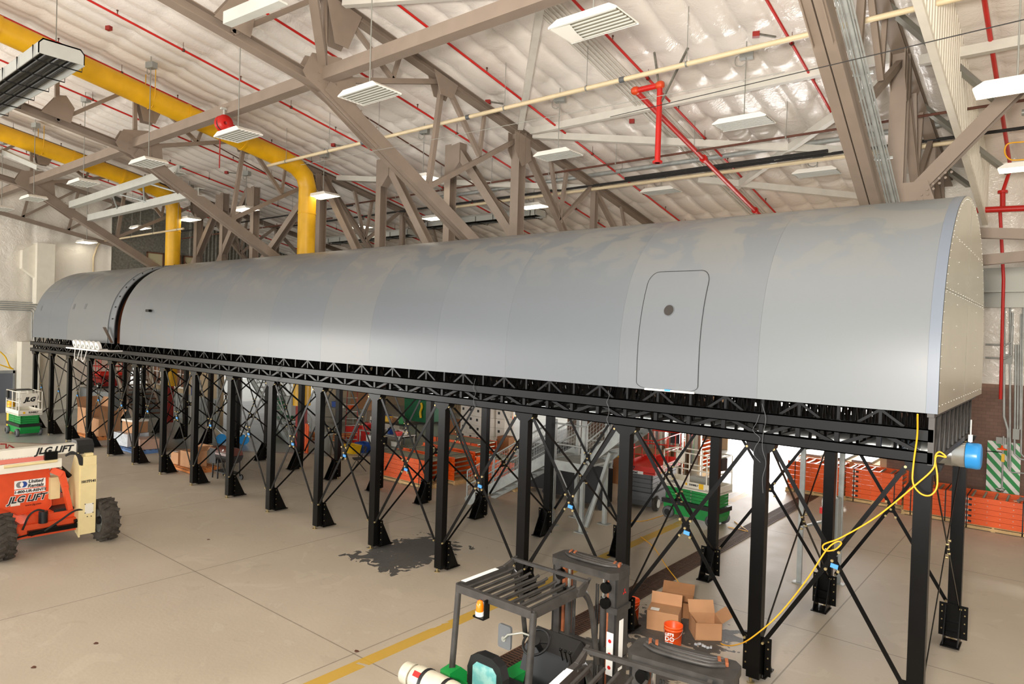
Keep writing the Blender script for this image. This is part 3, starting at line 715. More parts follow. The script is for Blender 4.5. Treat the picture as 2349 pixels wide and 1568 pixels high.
tB = truss(XB, 'taupe roof truss crossing the middle of the roof, riveted node above the white lamps')
tC = truss(XC, 'big taupe roof truss at the right, galvanised conduits strapped along its brace')
tD = truss(XD, 'farthest left taupe roof truss, beside the second yellow duct')
# truss flat against the left wall
t = thing('roof_truss', 'thin taupe truss flat against the insulated left end wall', 'roof truss', (-43.0, 0, 10))
k = K(); k.bar((-43.1, -12, BC(-12)-.3), (-43.1, 5.9, BC(5.9)-.3), .2, .2); k.build('bottom_chord', 'beam', t)
k = K(); k.bar((-43.1, -12, TC(-12)), (-43.1, 7, TC(7)), .2, .2); k.build('top_chord', 'beam', t)
for y in (-8, -5.6, -3.2, -.9, 1.3, 3.5):
    k = K(); k.bar((-43.1, y, BC(y)-.3), (-43.1, y+.5, TC(y+.5)), .12, .12); k.build('web_post', 'beam', t)
    k = K(); k.bar((-43.1, y, BC(y)-.2), (-43.1, y+2.6, TC(y+2.6)), .12, .12); k.build('web_diagonal', 'beam', t)
# K-bracing between the columns, along the building
kb = thing('column_bracing', 'taupe posts and slanting braces in a row between the tall columns behind the shell', 'bracing', (-20, YC_, 5))
def kp(nm, p, q, w_=.3, h=.3): k = K(); k.ibeam(p, q, w_, h, up=(0, 1, 0)); k.build(nm, 'beam', kb)
for x in (-16.4, -20.3, -29.9, -32.9): 
    kp('post', (x, YC_, 5.5), (x, YC_, 12.0), .3, .34)
    k = K(); k.prism([(x-.05, 11.9), (x+.6, 12.0), (x+.6, 11.3), (x+.2, 10.9), (x-.05, 11.1)] if x > XA else [(x+.05, 11.9), (x-.6, 12.0), (x-.6, 11.3), (x-.2, 10.9), (x+.05, 11.1)], YC_-.18, YC_+.18, 'y'); k.build('gusset', 'beam', kb)
for xa, za, xb, zb in ((-16.1, 11.9, -13.3, 8.5), (-20.0, 11.95, -16.4, 7.0), (-24.4, 11.9, -20.6, 7.0), (-30.4, 12.0, -33.9, 7.6), (-33.2, 11.8, -36.6, 7.8), (-24.8, 11.6, -29.2, 8.2), (-1.7, 8.45, .9, 11.3), (-2.1, 8.3, -5.4, 11.9), (-9.2, 11.9, -12.9, 8.2)):
    if xa in (-2.1,) or xa in (-9.2,): continue
    kp('brace', (xa, YC_, za), (xb, YC_, zb))
k = K(); k.ibeam((-43, YC_, 5.75), (-.8, YC_, 5.75), .3, .4); k.build('lower_chord', 'beam', kb)
k = K(); k.prism([(-2.0, 8.0), (-.9, 8.0), (-1.2, 8.9), (-2.0, 8.9)], YC_-.2, YC_-.17, 'y'); gp = k.build('gusset', 'beam', kb)
k = K()
for i in range(9):
    for r_ in (0, 1): p = V((-1.75+i*.11+r_*.12, YC_-.2, 8.15+i*.11)); k.cyl(p, p+V((0, -.03, 0)), .028, 8)
k.build('rivets', 'beam', gp)
for p, q in ((PY(2250, 530, YC_), PY(2349, 560, YC_)), (PY(2250, 600, YC_), PY(2349, 573, YC_))): kp('side_strut', V(p)+V((-.4, 0, 0)), V(q)+V((2, 0, 0)), .22, .2)
# long struts running along the roof between trusses
def strut(x0, x1, y, z, label, w_=.3, h=.3, m='beam', nm='roof_strut', grp=None, cat='strut'):
    k = K(); k.bar((x0, y, z), (x1, y, z), w_, h); return tag(k.build(nm, m), label, cat, grp)
strut(XD, XA, -.3, 11.45, 'taupe strut between the two leftmost main trusses, passing under the yellow duct')
strut(XA, XB, -.3, 11.45, 'taupe strut rising past the red hose reel to the middle truss')
strut(XB, XC, -.3, 11.45, 'taupe strut from the middle truss up to the top edge behind the big louvred lamp')
strut(-43.3, XD, -.3, 11.45, 'taupe strut from the left end wall to the farthest truss')
k = K(); k.bar((XB, -.3, 11.6), (XB+3, -3.2, 14.2), .2, .22); tag(k.build('roof_strut', 'beam'), 'short taupe strut at the top edge, crossing in front of a red pipe', 'strut')
for (a, b, lab) in (((XB+.2, YC_+.4, TC(YC_)+.1), (XC, YC_+.4, TC(YC_)+.1), 'pale roof tie running level right of the middle column head'),
                    ((XB+.2, YC_+.5, TC(YC_)), (XC, 13.2, TC(13.2)), 'pale roof tie slanting down to the right from the middle column head'),
                    ((XB+.2, YC_-.2, TC(YC_)+.1), (-7.6, 1.4, TC(1.4)+.1), 'pale roof tie slanting up from the middle column head to the big lamp'),
                    ((-13.0, .1, TC(0)), (XC, 4.2, TC(4.2)), 'pale roof tie across the top of the picture, left of the big lamp'),
                    ((XC, YC_+.6, TC(YC_)-.1), (-8.4, 14.0, TC(14)), 'pale roof tie slanting down to the left above the shell, near the right truss'),
                    ((-9.2, 12.8, TC(12.8)), (XC, 17.5, TC(17.5)), 'pale roof tie low over the shell at the right, under the long lamp'),
                    ((XA+.3, YC_+.6, TC(YC_)-.1), (XB, 12.5, TC(12.5)), 'pale roof tie right of the yellow duct bend'),
                    ((XC+.3, YC_+.5, TC(YC_)-.1), (5, YC_+.6, TC(YC_)-.1), 'pale roof tie at the right corner behind the ribbed white curtain'),
                    ((-.5, 4.0, TC(4)), (6, 4.8, TC(4.8)), 'pale roof tie in the top right corner')):
    k = K(); k.bar(a, b, .18, .22); tag(k.build('roof_tie', 'whitest'), lab, 'roof tie')
for a, b, lab in (((XC, 5.5, TC(5.5)), (-.2, 9.6, TC(9.6)-.4), 'upper'), ((XC, 10.0, TC(10)), (-.2, 14.0, TC(14)-.4), 'middle'), ((XC, 14.0, TC(14)), (-.2, 18.0, TC(18)-.4), 'lowest')):
    k = K(); k.bar(a, b, .12, .14); tag(k.build('roof_tie', 'cond'), '%s blue-grey kicker between the right truss and the ribbed white curtain' % lab, 'roof tie')
# ribbed white draft curtain
k = K(); X = -.8; y = 1.2; prev = None; vv = []
while y < 21.0:
    for d, dy in ((0, 0), (.05, .04), (.05, .14), (0, .18)): vv.append((X+d, y+dy))
    y += .3
n = len(vv); bot = lambda y: 11.62-.158*y-.12
v2 = [(x, y, bot(y)) for x, y in vv]+[(x, y, roofz(y)+.1) for x, y in vv]
k.add(v2, [(i, i+1, n+i+1, n+i) for i in range(n-1)])
cu_ = thing('draft_curtain', 'tall ribbed white sheet-metal curtain hanging from the roof at the right', 'draft curtain', (X, 10, 10))
k.build('sheet', 'creaml', cu_); k = K(); k.bar((X, 1.2, bot(1.2)), (X, 21, bot(21)), .14, .1); k.build('bottom_trim', 'creaml', cu_)
# two pale beams laid on the knee braces with rods between them
def onbrace(px, py, X): return PX(px, py, X)
bm_ = thing('beam_pair', 'pair of long pale grey beams joined by rods, laid across two knee braces', 'beams', (-30, 1.5, 10))
B1 = (PX(165, 470, XD+.3), PX(418, 388, XA+.2)); B2 = (PX(207, 500, XD+.3), PX(462, 440, XA+.2))
for a, b in (B1, B2):
    k = K(); k.chan(a, b, .26, .3, .03); bo = k.build('beam', 'chan', bm_)
for ta, tb in ((.42, .3), (.42, .62), (.7, .9), (.7, .55)):
    k = K(); k.cyl(B1[0].lerp(B1[1], ta), B2[0].lerp(B2[1], tb), .035, 8); k.build('rod', 'galv', bm_)
k = K(); a, b = PX(520, 50, -10.5), PX(640, -4, -7.5); k.chan(PZ(522, 45, 10.2), PZ(650, -8, 10.2), .16, .2, .03)
gb = tag(k.build('grey_bracket', 'chan'), 'pale grey steel channel poking in at the top edge, left of centre', 'bracket')
k = K(); k.chan(PX(0, 345, XD-.5), PX(90, 385, XD+4), .2, .2, .03); tag(k.build('grey_channel', 'chan'), 'pale grey channel crossing below the second yellow duct at the left edge', 'bracket')
k = K(); k.bar(V((XC+.1, YC_-1.2, 12.2)), V((XC+.1, YC_-1.0, 12.2)), .1, .1)
# ------------------------------------------------------------------ yellow ducts
def duct(x, yb, label):
    t = thing('yellow_duct', label, 'duct', (x, yb, 0), 0, None)
    zf = lambda y: RZ0-.95-.19*y
    k = K(); pts = [(x, -12, zf(-12)), (x, -6, zf(-6)), (x, yb-1.1, zf(yb-1.1)), (x, yb-.55, zf(yb-.55)-.06), (x, yb-.15, zf(yb)-.28), (x, yb, zf(yb)-.75), (x, yb, 8), (x, yb, 1.9)]
    k.tube(pts, .36, 24); d = k.build('duct_body', 'duct', t)
    for y in (-9, -4.6, 1.0, 3.2):
        k = K(); c = V((x, y, zf(y))); q = V((x, y+.08, zf(y+.08))); k.cyl(c, q, .385, 24); k.build('duct_collar', 'duct', d)
    for z in (9.9, 7.6):
        k = K(); k.cyl((x, yb, z), (x, yb, z+.05), .375, 24); k.build('duct_collar', 'duct', d)
    k = K(); k.tube([(x-.4, -.2, zf(-.2)+.9), (x-.39, -.2, zf(-.2)), (x-.2, -.2, zf(-.2)-.34), (x+.2, -.2, zf(-.2)-.34), (x+.39, -.2, zf(-.2)), (x+.4, -.2, zf(-.2)+.9)], .015, 6); k.build('hanger_strap', 'duct', t)
    k = K(); k.box(x-.2, x+.2, yb-.15, yb+.15, 0, 1.9); k.build('red_base', 'redd', t)
    return t
duct(-23.5, 6.15, 'fat yellow duct along the roof that bends down behind the shell, nearest the centre')
duct(-34.9, 5.75, 'second fat yellow duct farther left, bending down before the grey sheet wall')
# ------------------------------------------------------------------ sprinkler pipes under the roof
def sprinkler(x, label, y0=-12, y1=20.5, r=.035):
    t = thing('sprinkler_pipe', label, 'pipe', (x, 4, roofz(4)), 0, 'thin red sprinkler pipes under the roof')
    z = lambda y: roofz(y)-.3
    k = K(); k.cyl((x, y0, z(y0)), (x, y1, z(y1)), r, 8); k.build('pipe', 'red', t)
    y = y0+.8+(x*7 % 1.5)
    i = 0
    while y < y1:
        if i % 2 == 0:
            k = K(); k.cyl((x, y, z(y)), (x, y, z(y)+.14), .014, 6); k.cyl((x, y, z(y)+.12), (x, y, z(y)+.15), .03, 6); k.build('sprinkler_head', 'rust', t)
        else:
            k = K(); k.cyl((x, y, z(y)), (x, y, roofz(y)+.05), .008, 5); k.lathe([(.045, -.03), (.052, -.03), (.052, .03), (.045, .03)], (x, y, z(y)), 'y', 10); k.build('pipe_hanger', 'rust', t)
        y += 1.9; i += 1
spx = [(-39.6, 'closest to the left end wall'), (-35.9, 'beside the farthest left truss'), (-31.9, 'second right of the farthest left truss'), (-27.9, 'left of the nearer yellow duct'),
       (-24.1, 'just above the nearer yellow duct'), (-20.2, 'between the nearer yellow duct and the middle truss'), (-15.7, 'just left of the middle truss'), (-11.95, 'first right of the middle truss'), (-7.85, 'beside the bundle of pale conduits'), (-4.0, 'behind the thick taupe brace at the right')]
for x, l in spx: sprinkler(x, 'red sprinkler pipe down the roof, '+l)
t = thing('sprinkler_main', 'red pipe at the far right that drops from the roof to a horizontal red main', 'pipe', (-.45, 10, 11))
k = K(); k.cyl((-.2, 4, roofz(4)-.35), (-.2, 16.9-1.8, roofz(15.1)-.35), .05, 10); k.build('roof_pipe', 'red', t)
e0 = PY(2300, 440, 14.9); k = K(); k.cyl((-.2, 15.1, roofz(15.1)-.3), e0, .05, 10); k.cyl(e0+V((0, 0, -.04)), e0+V((0, 0, .04)), .13, 12); k.cyl(e0, PY(2300, 478, 14.9), .07, 10); k.build('drop', 'red', t)
a, b = PY(2240, 482, 14.6), PY(2420, 474, 14.6); k = K(); k.cyl(a, b, .09, 12); k.build('horizontal_main', 'red', t)
k = K(); p0, p1, p2 = PY(2294, 484, 14.75), PY(2302, 640, 14.8), PY(2295, 915, 15.3); k.tube([p0, p1, p2], .045, 8); k.build('riser', 'red', t)
# big red drop assembly
t = thing('standpipe', 'thick red pipe with orange elbows and a capped vertical drop, hung right of centre', 'pipe', (-7.8, 5.7, 11.8))
E1 = PZ(1458, 208, 11.8); E2 = V((E1.x+.72, E1.y, E1.z+.0)); B0 = PY(1500, 375, E2.y); 
k = K(); k.cyl(E1, E2, .075, 12); k.build('cross_pipe', 'red', t)
k = K(); k.cyl(E2, (E2.x, E2.y, B0.z), .075, 12); k.cyl((E2.x, E2.y, B0.z), (E2.x, E2.y, B0.z+.05), .13, 14); k.build('vertical_drop', 'red', t)
F = PZ(1735, 487, 9.55); k = K(); F = V((E1.x-.05, 20.5, E1.z-(20.5-E1.y)*.19)); k.cyl(E1, F, .075, 12)
for tt in (.3, .62): c = E1.lerp(F, tt); k.cyl(c, c.lerp(F, .012), .12, 12)
k.build('long_run', 'red', t)
for c in (E1, E2):
    k = K(); k.lathe([(0, -.12), (.08, -.1), (.11, -.04), (.11, .04), (.08, .1), (0, .12)], c, 'x', 14); k.build('elbow', 'orangefit', t)
for q in ((-.25, 0, 1.35), (.75, -.1, 1.2)):
    k = K(); s_ = V((E2.x+.05, E2.y, E2.z-.45)); k.bar(s_, s_+V(q), .045, .045); k.build('sway_brace', 'galvd', t)
# ------------------------------------------------------------------ pipes along the building
def run(nm, y, z, x0, x1, r, m, label, cat='pipe', hang=True, hx=5.6):
    t = thing(nm, label, cat, ((x0+x1)/2, y, z)); k = K(); k.cyl((x0, y, z), (x1, y, z), r, 10); k.build('pipe', m, t)
    if hang:
        x = x0+1.3
        while x < x1:
            k = K(); k.cyl((x, y, z), (x, y, roofz(y)+.05), .009, 5); k.lathe([(r+.004, -.02), (r+.014, -.02), (r+.014, .02), (r+.004, .02)], (x, y, z), 'x', 12); k.build('hanger', 'cond', t); x += hx/2
    return t
pv = run('drain_pipe', 4.55, 11.65, -23.9, 3.5, .06, 'pvc', 'long cream plastic pipe hung level across the whole roof in front of the trusses')
for x in (-17.9, -12.9, -7.6, -2.3): k = K(); k.cyl((x, 4.55, 11.65), (x+.14, 4.55, 11.65), .072, 12); k.build('coupling', 'skgrey', pv)
pv2 = run('drain_pipe', 5.4, 9.9, -43.3, -33, .05, 'pvc', 'short cream pipe at the left that elbows down the insulated end wall')
k = K(); k.tube([(-43.2, 5.3, 9.9), (-43.25, 5.1, 9.6), (-43.25, 4.9, 8.9), (-43.3, 4.9, 5)], .05, 8); k.build('drop', 'pvc', pv2)
def yz(px, py, y): p = PY(px, py, y); return p.z
run('steam_pipe', 11.7, 11.35, -22, -.6, .08, 'galv', 'thick silver pipe hung level behind the trusses, above the black pipe', hx=6)
run('steam_pipe', 11.7, 11.35, .2, 9, .08, 'galv', 'thick silver pipe right of the ribbed white curtain')
run('black_pipe', 11.9, 11.0, -34, 9, .045, 'rubber', 'thin black pipe slung below the silver pipe', hang=False)
run('lagged_pipe', 11.6, 11.02, -11.5, -4.5, .055, 'rubber', 'black lagged length of pipe between two silver sleeves under the silver pipe', hang=False)
run('white_pipe', 11.9, 10.86, -22, -1.2, .06, 'pvc', 'cream pipe running just under the black pipe behind the trusses', hang=False)
run('brown_pipe', 9.6, 11.05, -26, 9, .035, 'rust', 'rusty brown pipe running level behind the trusses, above the silver one')
run('brown_pipe', 9.9, 10.6, -43, -27, .04, 'rust', 'rusty brown pipe before the grey sheet wall at the left')
run('black_pipe', 9.3, 10.9, -43, -24.6, .04, 'rubber', 'thin black pipe before the grey sheet wall at the left', hang=False)
for i, (x, y0, y1, lab) in enumerate(((-17.3, 1.9, 12, 'thin brown pipe slanting down the roof behind the red hose reel'), (-26.2, 3.2, 7.2, 'thin dark pipe beside the nearer yellow duct, under the roof'))):
    k = K(); k.tube([(x-.1, y0, roofz(y0)-.7), (x, y0+.05, roofz(y0)-.6), (x, y1, roofz(y1)-1.0)], .025, 6); tag(k.build('brown_pipe', 'rust'), lab, 'pipe')
# conduits bundle down the roof
for i in range(6):
    x = -8.95+i*.13; k = K(); k.cyl((x, -3, roofz(-3)-.22), (x, 20.5, roofz(20.5)-.22), .032, 8)
    tag(k.build('conduit', 'whitest'), 'pale painted conduit in the bundle of six running down the roof right of centre', 'conduit', 'six pale conduits side by side under the roof')
ct = thing('conduit_strut', 'short strut channels clamping galvanised conduits to the thick taupe brace at the right', 'bracket', (XC+.2, 4, 9))
bd = V((0, YC_+.2, 6.85-11.2)).normalized() if False else (V((XC, YC_-.1, 6.85))-V((XC, -.3, 11.2)))
for i, (r, o1) in enumerate(((.02, .25), (.02, .3), (.042, .37), (.016, .43), (.016, .47))):
    k = K(); p = V((XC+o1, -1.0, 11.2+.41+.05)); k.cyl(p, p+bd*1.15, r, 8)
    tag(k.build('conduit', 'galv'), 'galvanised conduit strapped along the thick taupe brace at the right', 'conduit', 'galvanised conduits along the right brace')
for f in (.12, .36, .6):
    p = V((XC, -.3, 11.2))+bd*f; k = K(); k.cb(p+V((.2, 0, .2)), .62, .05, .04); k.build('strut_channel', 'galv', ct)
# ------------------------------------------------------------------ lamps
def highbay(x, y, z, label, lit=False, sx=1.35, sy=.72, box=True, torn=False):
    t = thing('hanging_lamp', label, 'lamp', (x, y, z), 0, None)
    a, b = sx/2, sy/2; c, d = a-.16, b-.02
    k = K(); v = [(-a, -b, 0), (a, -b, 0), (a, b, 0), (-a, b, 0), (-a, -b, .03), (a, -b, .03), (a, b, .03), (-a, b, .03), (-c, -d, .13), (c, -d, .13), (c, d, .13), (-c, d, .13)]
    k.add(v, [(8, 9, 10, 11), (4, 5, 9, 8), (5, 6, 10, 9), (6, 7, 11, 10), (7, 4, 8, 11), (0, 1, 5, 4), (1, 2, 6, 5), (2, 3, 7, 6), (3, 0, 4, 7)]); k.build('hood', 'fixw', t, True)
    if lit:
        k = K(); k.box(-a+.04, a-.04, -b+.04, b-.04, .0, .012); k.build('lens', 'lit', t, True)
    else:
        k = K(); k.box(-a+.04, a-.04, -b+.04, b-.04, .02, .03); k.build('reflector', 'louvre', t, True)
        k = K()
        for i in range(7): yy = -b+.04+(sy-.08)*i/6; k.box(-a+.03, a-.03, yy-.012, yy+.012, -.004, .02)
        k.build('louvre', 'chan', t, True)
        if torn:
            k = K(); k.add([(-a+.03, -b+.02, -.008), (-a+.42, -b+.05, -.008), (-a+.34, 0, -.012), (-a+.3, b-.05, -.008), (-a+.03, b-.04, -.008)], [(0, 1, 2, 3, 4)]); k.build('loose_lens', 'fixw', t, True)
    k = K(); k.cyl((0, 0, .13), (0, 0, roofz(y)+.02-z), .014, 6); k.build('drop_rod', 'cond', t, True)
    if box:
        k = K(); h = roofz(y)-.3-z; k.cb((0, .02, h), .32, .2, .2, .3); k.build('junction_box', 'greybox', t, True)
        k = K(); k.tube(catmull([(-.12, 0, h), (-.26, 0, h-.02), (-.27, 0, h-.2), (-.12, 0, h-.27), (0, 0, h-.22)], 5), .012, 5); k.build('flex_conduit', 'cond', t, True)
    return t
rows = [(-.65, 10.42, [(-5.02, 'big louvred lamp with a torn lens at the top of the picture', 0, 1), (-10.94, 'unlit louvred lamp hanging before the middle truss node', 0, 0), (-16.65, 'unlit louvred lamp hanging over the yellow duct by the red hose reel', 0, 0), (-22.4, 'unlit louvred lamp hanging below the pale strut at the left', 0, 0), (-28.2, 'unlit louvred lamp hanging over the second yellow duct', 0, 0), (-34.1, 'unlit white lamp at the far left, third from the left edge', 0, 0), (-38.9, 'unlit white lamp cut by the left edge', 0, 0)]),
        (6.4, 10.6, [(-5.1, 'clear-lensed lamp hanging left of the thick taupe brace', 0, 0), (-10.8, 'unlit white lamp right of the middle column head', 0, 0), (-16.75, 'lit lamp half hidden behind the middle knee brace', 1, 0), (-22.75, 'lit lamp hanging in front of the yellow duct bend', 1, 0), (-28.9, 'half-lit lamp left of the nearer yellow duct drop', 1, 0), (-34.6, 'lit lamp just right of the second yellow duct drop', 1, 0), (-40.6, 'lit lamp left of the second yellow duct drop', 1, 0)]),
        (12.7, 10.62, [(-5.1, 'unlit lamp low under the roof beside the thick taupe brace', 0, 0), (-10.6, 'unlit lamp low under the roof above the shell, right of centre', 0, 0), (-16.6, 'lit lamp just above the shell, left of the ribbed duct tray', 1, 0), (-22.6, 'lit lamp just above the shell under the long heater', 1, 0), (-28.4, 'lit lamp just above the shell right of the yellow drop', 1, 0)])]
for y, z, L in rows:
    for x, lab, lit, torn in L: highbay(x, y, z, lab, bool(lit), torn=bool(torn))
highbay(-42.3, 4.2, 9.6, 'lit lamp farthest left, against the insulated end wall', True, box=False)
highbay(.55, 3.9, 9.6, 'lit lamp at the right edge in front of the taupe brace', True, sx=1.2, sy=.6, box=False)
highbay(.45, 10.4, 9.6, 'small lit lamp at the right edge, the lower of two', True, sx=1.2, sy=.6, box=False)
# radiant heaters
def heater(x0, x1, y, z, label, s=1.):
    t = thing('radiant_heater', label, 'heater', (x1, y, z))
    k = K(); hw = .42*s
    sec = [(-hw, -.02), (-hw, .22*s), (-hw+.08, .32*s), (hw-.08, .32*s), (hw, .22*s), (hw, -.02), (hw-.02, -.02), (hw-.02, .21*s), (hw-.09, .29*s), (-hw+.09, .29*s), (-hw+.02, .21*s), (-hw+.02, -.02)]
    k.sweep((x0, y, z), (x1, y, z), sec); k.prism([(y-hw, z+.0), (y+hw, z+.0), (y+hw, z+.22*s), (y+hw-.08, z+.32*s), (y-hw+.08, z+.32*s), (y-hw, z+.22*s)], x1-.02, x1, 'x'); k.build('hood', 'chan', t)
    for dy in (-.22*s, .02, .24*s):
        k = K(); k.cyl((x0, y+dy, z+.08), (x1-.03, y+dy, z+.08), .055*s, 12); k.build('heating_tube', 'black', t)
    k = K(); k.box(x0, x1-.02, y-hw+.04, y+hw-.04, z+.2*s, z+.21*s); k.build('reflector', 'galvd', t)
    x = x1-.25
    while x > x0:
        k = K(); k.tube([(x, y-hw-.03, z+.2*s), (x, y-hw-.03, z-.08), (x, y+hw+.03, z-.08), (x, y+hw+.03, z+.2*s)], .014, 6); k.build('wire_guard', 'black', t)
        x -= 1.1
    for dy in (-.12, 0, .14):
        k = K(); k.cyl((x0, y+dy, z-.07), (x1-.2, y+dy, z-.07), .008, 5); k.build('guard_wire', 'black', t)
    for x in (x1-.4, x0+2):
        k = K(); k.cyl((x, y, z+.3), (x, y, roofz(y)), .01, 5); k.build('chain', 'galvd', t)
heater(-25, -15.75, -5.2, 10.85, 'grey radiant heater with black wire guards hanging in the top left corner', 1.05)
heater(-24.9, -17.2, 14.0, 10.5, 'long pale radiant heater tray under the far roof, above the middle of the shell')
heater(-33, -25.6, 14.0, 10.2, 'dark radiant heater tray under the far roof, behind the nearer yellow duct drop')
# hose reel
t = thing('hose_reel', 'red hose reel hanging below the taupe strut beside the yellow duct', 'hose reel', (-17.7, -.4, 11))
c = V((-17.75, -.5, 11.0)); k = K()
k.lathe([(.05, -.1), (.24, -.1), (.24, -.08), (.15, -.06), (.15, .06), (.24, .08), (.24, .1), (.05, .1)], c, 'x', 24); k.build('drum', 'red', t)
k = K(); k.tube([c+V((0, 0, .45)), c+V((0, 0, .1))], .03, 6); k.cb(c+V((0, .15, .42)), .1, .5, .05); k.build('bracket', 'chan', t)
k = K(); k.lathe([(.14, -.055), (.2, -.05), (.2, .05), (.14, .055)], c, 'x', 20); k.build('hose', 'rubber', t)
k = K(); k.tube([c+V((0, -.1, -.28)), c+V((0, -.1, -1.3))], .02, 6); k.build('hose_end', 'redd', t)
# small roof fittings
for i, (px, py, lab) in enumerate(((250, 48, 'small red alarm box on the roof insulation near the top left'), (1120, 218, 'red detector bar on the roof right of the middle truss'), (765, 320, 'red detector bar on the roof above the yellow duct bend'), (520, 385, 'red detector bar on the roof left of the nearer yellow duct'), (1735, 58, 'red junction box on a grey bracket near the top right'), (1450, 262, 'small red fitting hanging below the pale roof tie'))):
    p = PR(px, py)-V((0, 0, .22)); t = thing('alarm_fitting', lab, 'alarm', p)
    k = K(); k.cb((0, 0, 0), .16, .12, .12, .4); k.build('red_box', 'redd', t, True)
    if i in (1, 2, 3, 4): k = K(); k.bar((0, 0, .02), (.35, .35, -.02), .04, .04); k.build('arm', 'galvd', t, True)
k = K(); k.tube([PZ(0, 470, 9.2)+V((0, 0, 0)), PY(1200, 350, 2.8), PY(1200, 348, 2.8)], .004, 4)
k = K(); k.cyl(PX(690, 378, -16.0), PX(1800, 165, -2.0), .006, 4); tag(k.build('guy_wire', 'cond'), 'thin steel wire strung across below the roof at mid-height', 'wire')
k = K(); k.cyl(PX(1400, 268, -6.0), PX(2349, 45, .9), .007, 4); tag(k.build('guy_wire', 'rubber'), 'thin dark wire rising to the top right corner', 'wire')
k = K(); k.tube(catmull([PY(2349, 325, 11), PY(2312, 330, 11), PY(2305, 350, 11), PY(2318, 366, 11), PY(2349, 366, 11)]), .02, 6); tag(k.build('yellow_loop', 'cable'), 'loop of yellow cord at the right edge under the roof', 'cord')
# conduits on the right wall
def wp(px, py): return PY(px, py, 15.3)
for i, (pts, r) in enumerate((([(2303, 700), (2303, 955), (2312, 985), (2312, 1003)], .035), ([(2317, 690), (2317, 1080)], .03), ([(2330, 790), (2327, 1040), (2340, 1052), (2349, 1054)], .03), ([(2336, 790), (2334, 985)], .025), ([(2342, 720), (2340, 985)], .025), ([(2347, 700), (2342, 1040), (2349, 1048)], .025), ([(2312, 1003), (2312, 1070), (2320, 1083), (2349, 1085)], .02))):
    k = K(); k.tube([wp(*p) for p in pts], r, 8); tag(k.build('conduit', 'galv'), 'galvanised conduit running down the brown block wall at the right edge', 'conduit', 'conduits on the right wall')
for nm, (px, py, w_, h), lab in (('junction_box', (2313, 823, .2, .3), 'grey junction box on the insulated wall right of the shell'), ('disconnect_box', (2331, 995, .16, .32), 'small pale switch box with a yellow label on the block wall'), ('wall_panel', (2297, 1010, .26, .2), 'grey panel box above the striped board')):
    p = wp(px, py); k = K(); k.cb(p, w_, .12, h); tag(k.build(nm, 'greybox'), lab, 'box')
for i, y0 in enumerate((5.7, 6.15)):
    p = PY(2260, 790+i*30, 15.2); k = K(); k.tube([p, p+V((.5, 0, 0)), p+V((.65, 0, .1)), p+V((.65, 0, 1.0))], .03, 8); tag(k.build('conduit', 'galv'), 'galvanised conduit bend beside the shell end on the insulated wall', 'conduit', 'bent conduits on the insulated wall')
# conduits on the left wall
for i in range(5):
    z = 6.05-i*.11; k = K(); k.tube([(-43.2, -14, z), (-43.2, 2.2-.1*i, z), (-43.2, 2.3-.1*i, z-.1), (-43.2, 2.3-.1*i, 4.0)], .03, 6); tag(k.build('conduit', 'galv'), 'galvanised conduit running level on the left end wall then turning down', 'conduit', 'conduits on the left end wall')
# ------------------------------------------------------------------ vehicles
RX = (PI/2, 0, PI/2); RY = (PI/2, 0, 0)      # lettering that faces +x / faces the camera side (-y)
def loc(par, p): return V(p)-V(par.location)
def decal(par, nm, m, y0, y1, z0, z1, x, axis='x', label=None):
    k = K()
    if axis == 'x': k.box(x, x+.004, y0, y1, z0, z1)
    else: k.box(y0, y1, x-.004, x, z0, z1)
    o = k.build(nm, m, par); 
    if label: o['label'] = label
    return o
def tyre(k, c, r, w_, ax, tread=14, n=28):
    c = V(c); hw = w_/2
    k.lathe([(r*.58, -hw*.9), (r*.8, -hw), (r*.95, -hw*.92), (r, -hw*.6), (r, hw*.6), (r*.95, hw*.92), (r*.8, hw), (r*.58, hw*.9), (r*.58, -hw*.9)], c, ax, n)
    for i in range(tread):
        a = 2*PI*i/tread
        for s in (-1, 1):
            aa = a+(PI/tread if s > 0 else 0); d1 = V((math.cos(aa), 0, math.sin(aa))) if ax == 'y' else V((0, math.cos(aa), math.sin(aa)))
            d2 = V((math.cos(aa+.16), 0, math.sin(aa+.16))) if ax == 'y' else V((0, math.cos(aa+.16), math.sin(aa+.16)))
            sd = V((0, 1, 0)) if ax == 'y' else V((1, 0, 0))
            k.bar(c+d1*(r+.006)+sd*s*hw*.95, c+d2*(r+.006)+sd*s*.02, .075*r/.47, .05*r/.47, d1)
bl = thing('boom_lift', 'orange boom lift with cream upright tower and big treaded tyres at the left edge', 'boom lift', (-16.9, -5, 0))
FX = -16.75
poly = [PX(*p, FX) for p in ((-60, 1085), (-30, 1068), (30, 1055), (108, 1048), (114, 1060), (119, 1110), (122, 1160), (112, 1172), (40, 1184), (14, 1172), (-60, 1150))]
cy_ = sum(p.y for p in poly)/len(poly); cz_ = sum(p.z for p in poly)/len(poly)
k = K(); n = len(poly); vv = []
for x, s in ((FX+.02, .93), (FX-.06, .985), (FX-.18, 1.0), (FX-1.5, 1.0)): vv += [(x, cy_+(p.y-cy_)*s, cz_+(p.z-cz_)*s) for p in poly]
k.add(vv, [tuple(range(n))]+[(j*n+i, j*n+(i+1) % n, (j+1)*n+(i+1) % n, (j+1)*n+i) for j in range(3) for i in range(n)]+[tuple(range(3*n, 4*n))])
hd = k.build('engine_hood', 'jlgo', bl)
k = K(); k.tube([V((FX+.02, cy_+(p.y-cy_)*.94, cz_+(p.z-cz_)*.94)) for p in poly], .012, 6, True); k.build('hood_rib', 'jlgo', hd)
dx_ = FX+.03
def pxy(px, py): return PX(px, py, dx_)
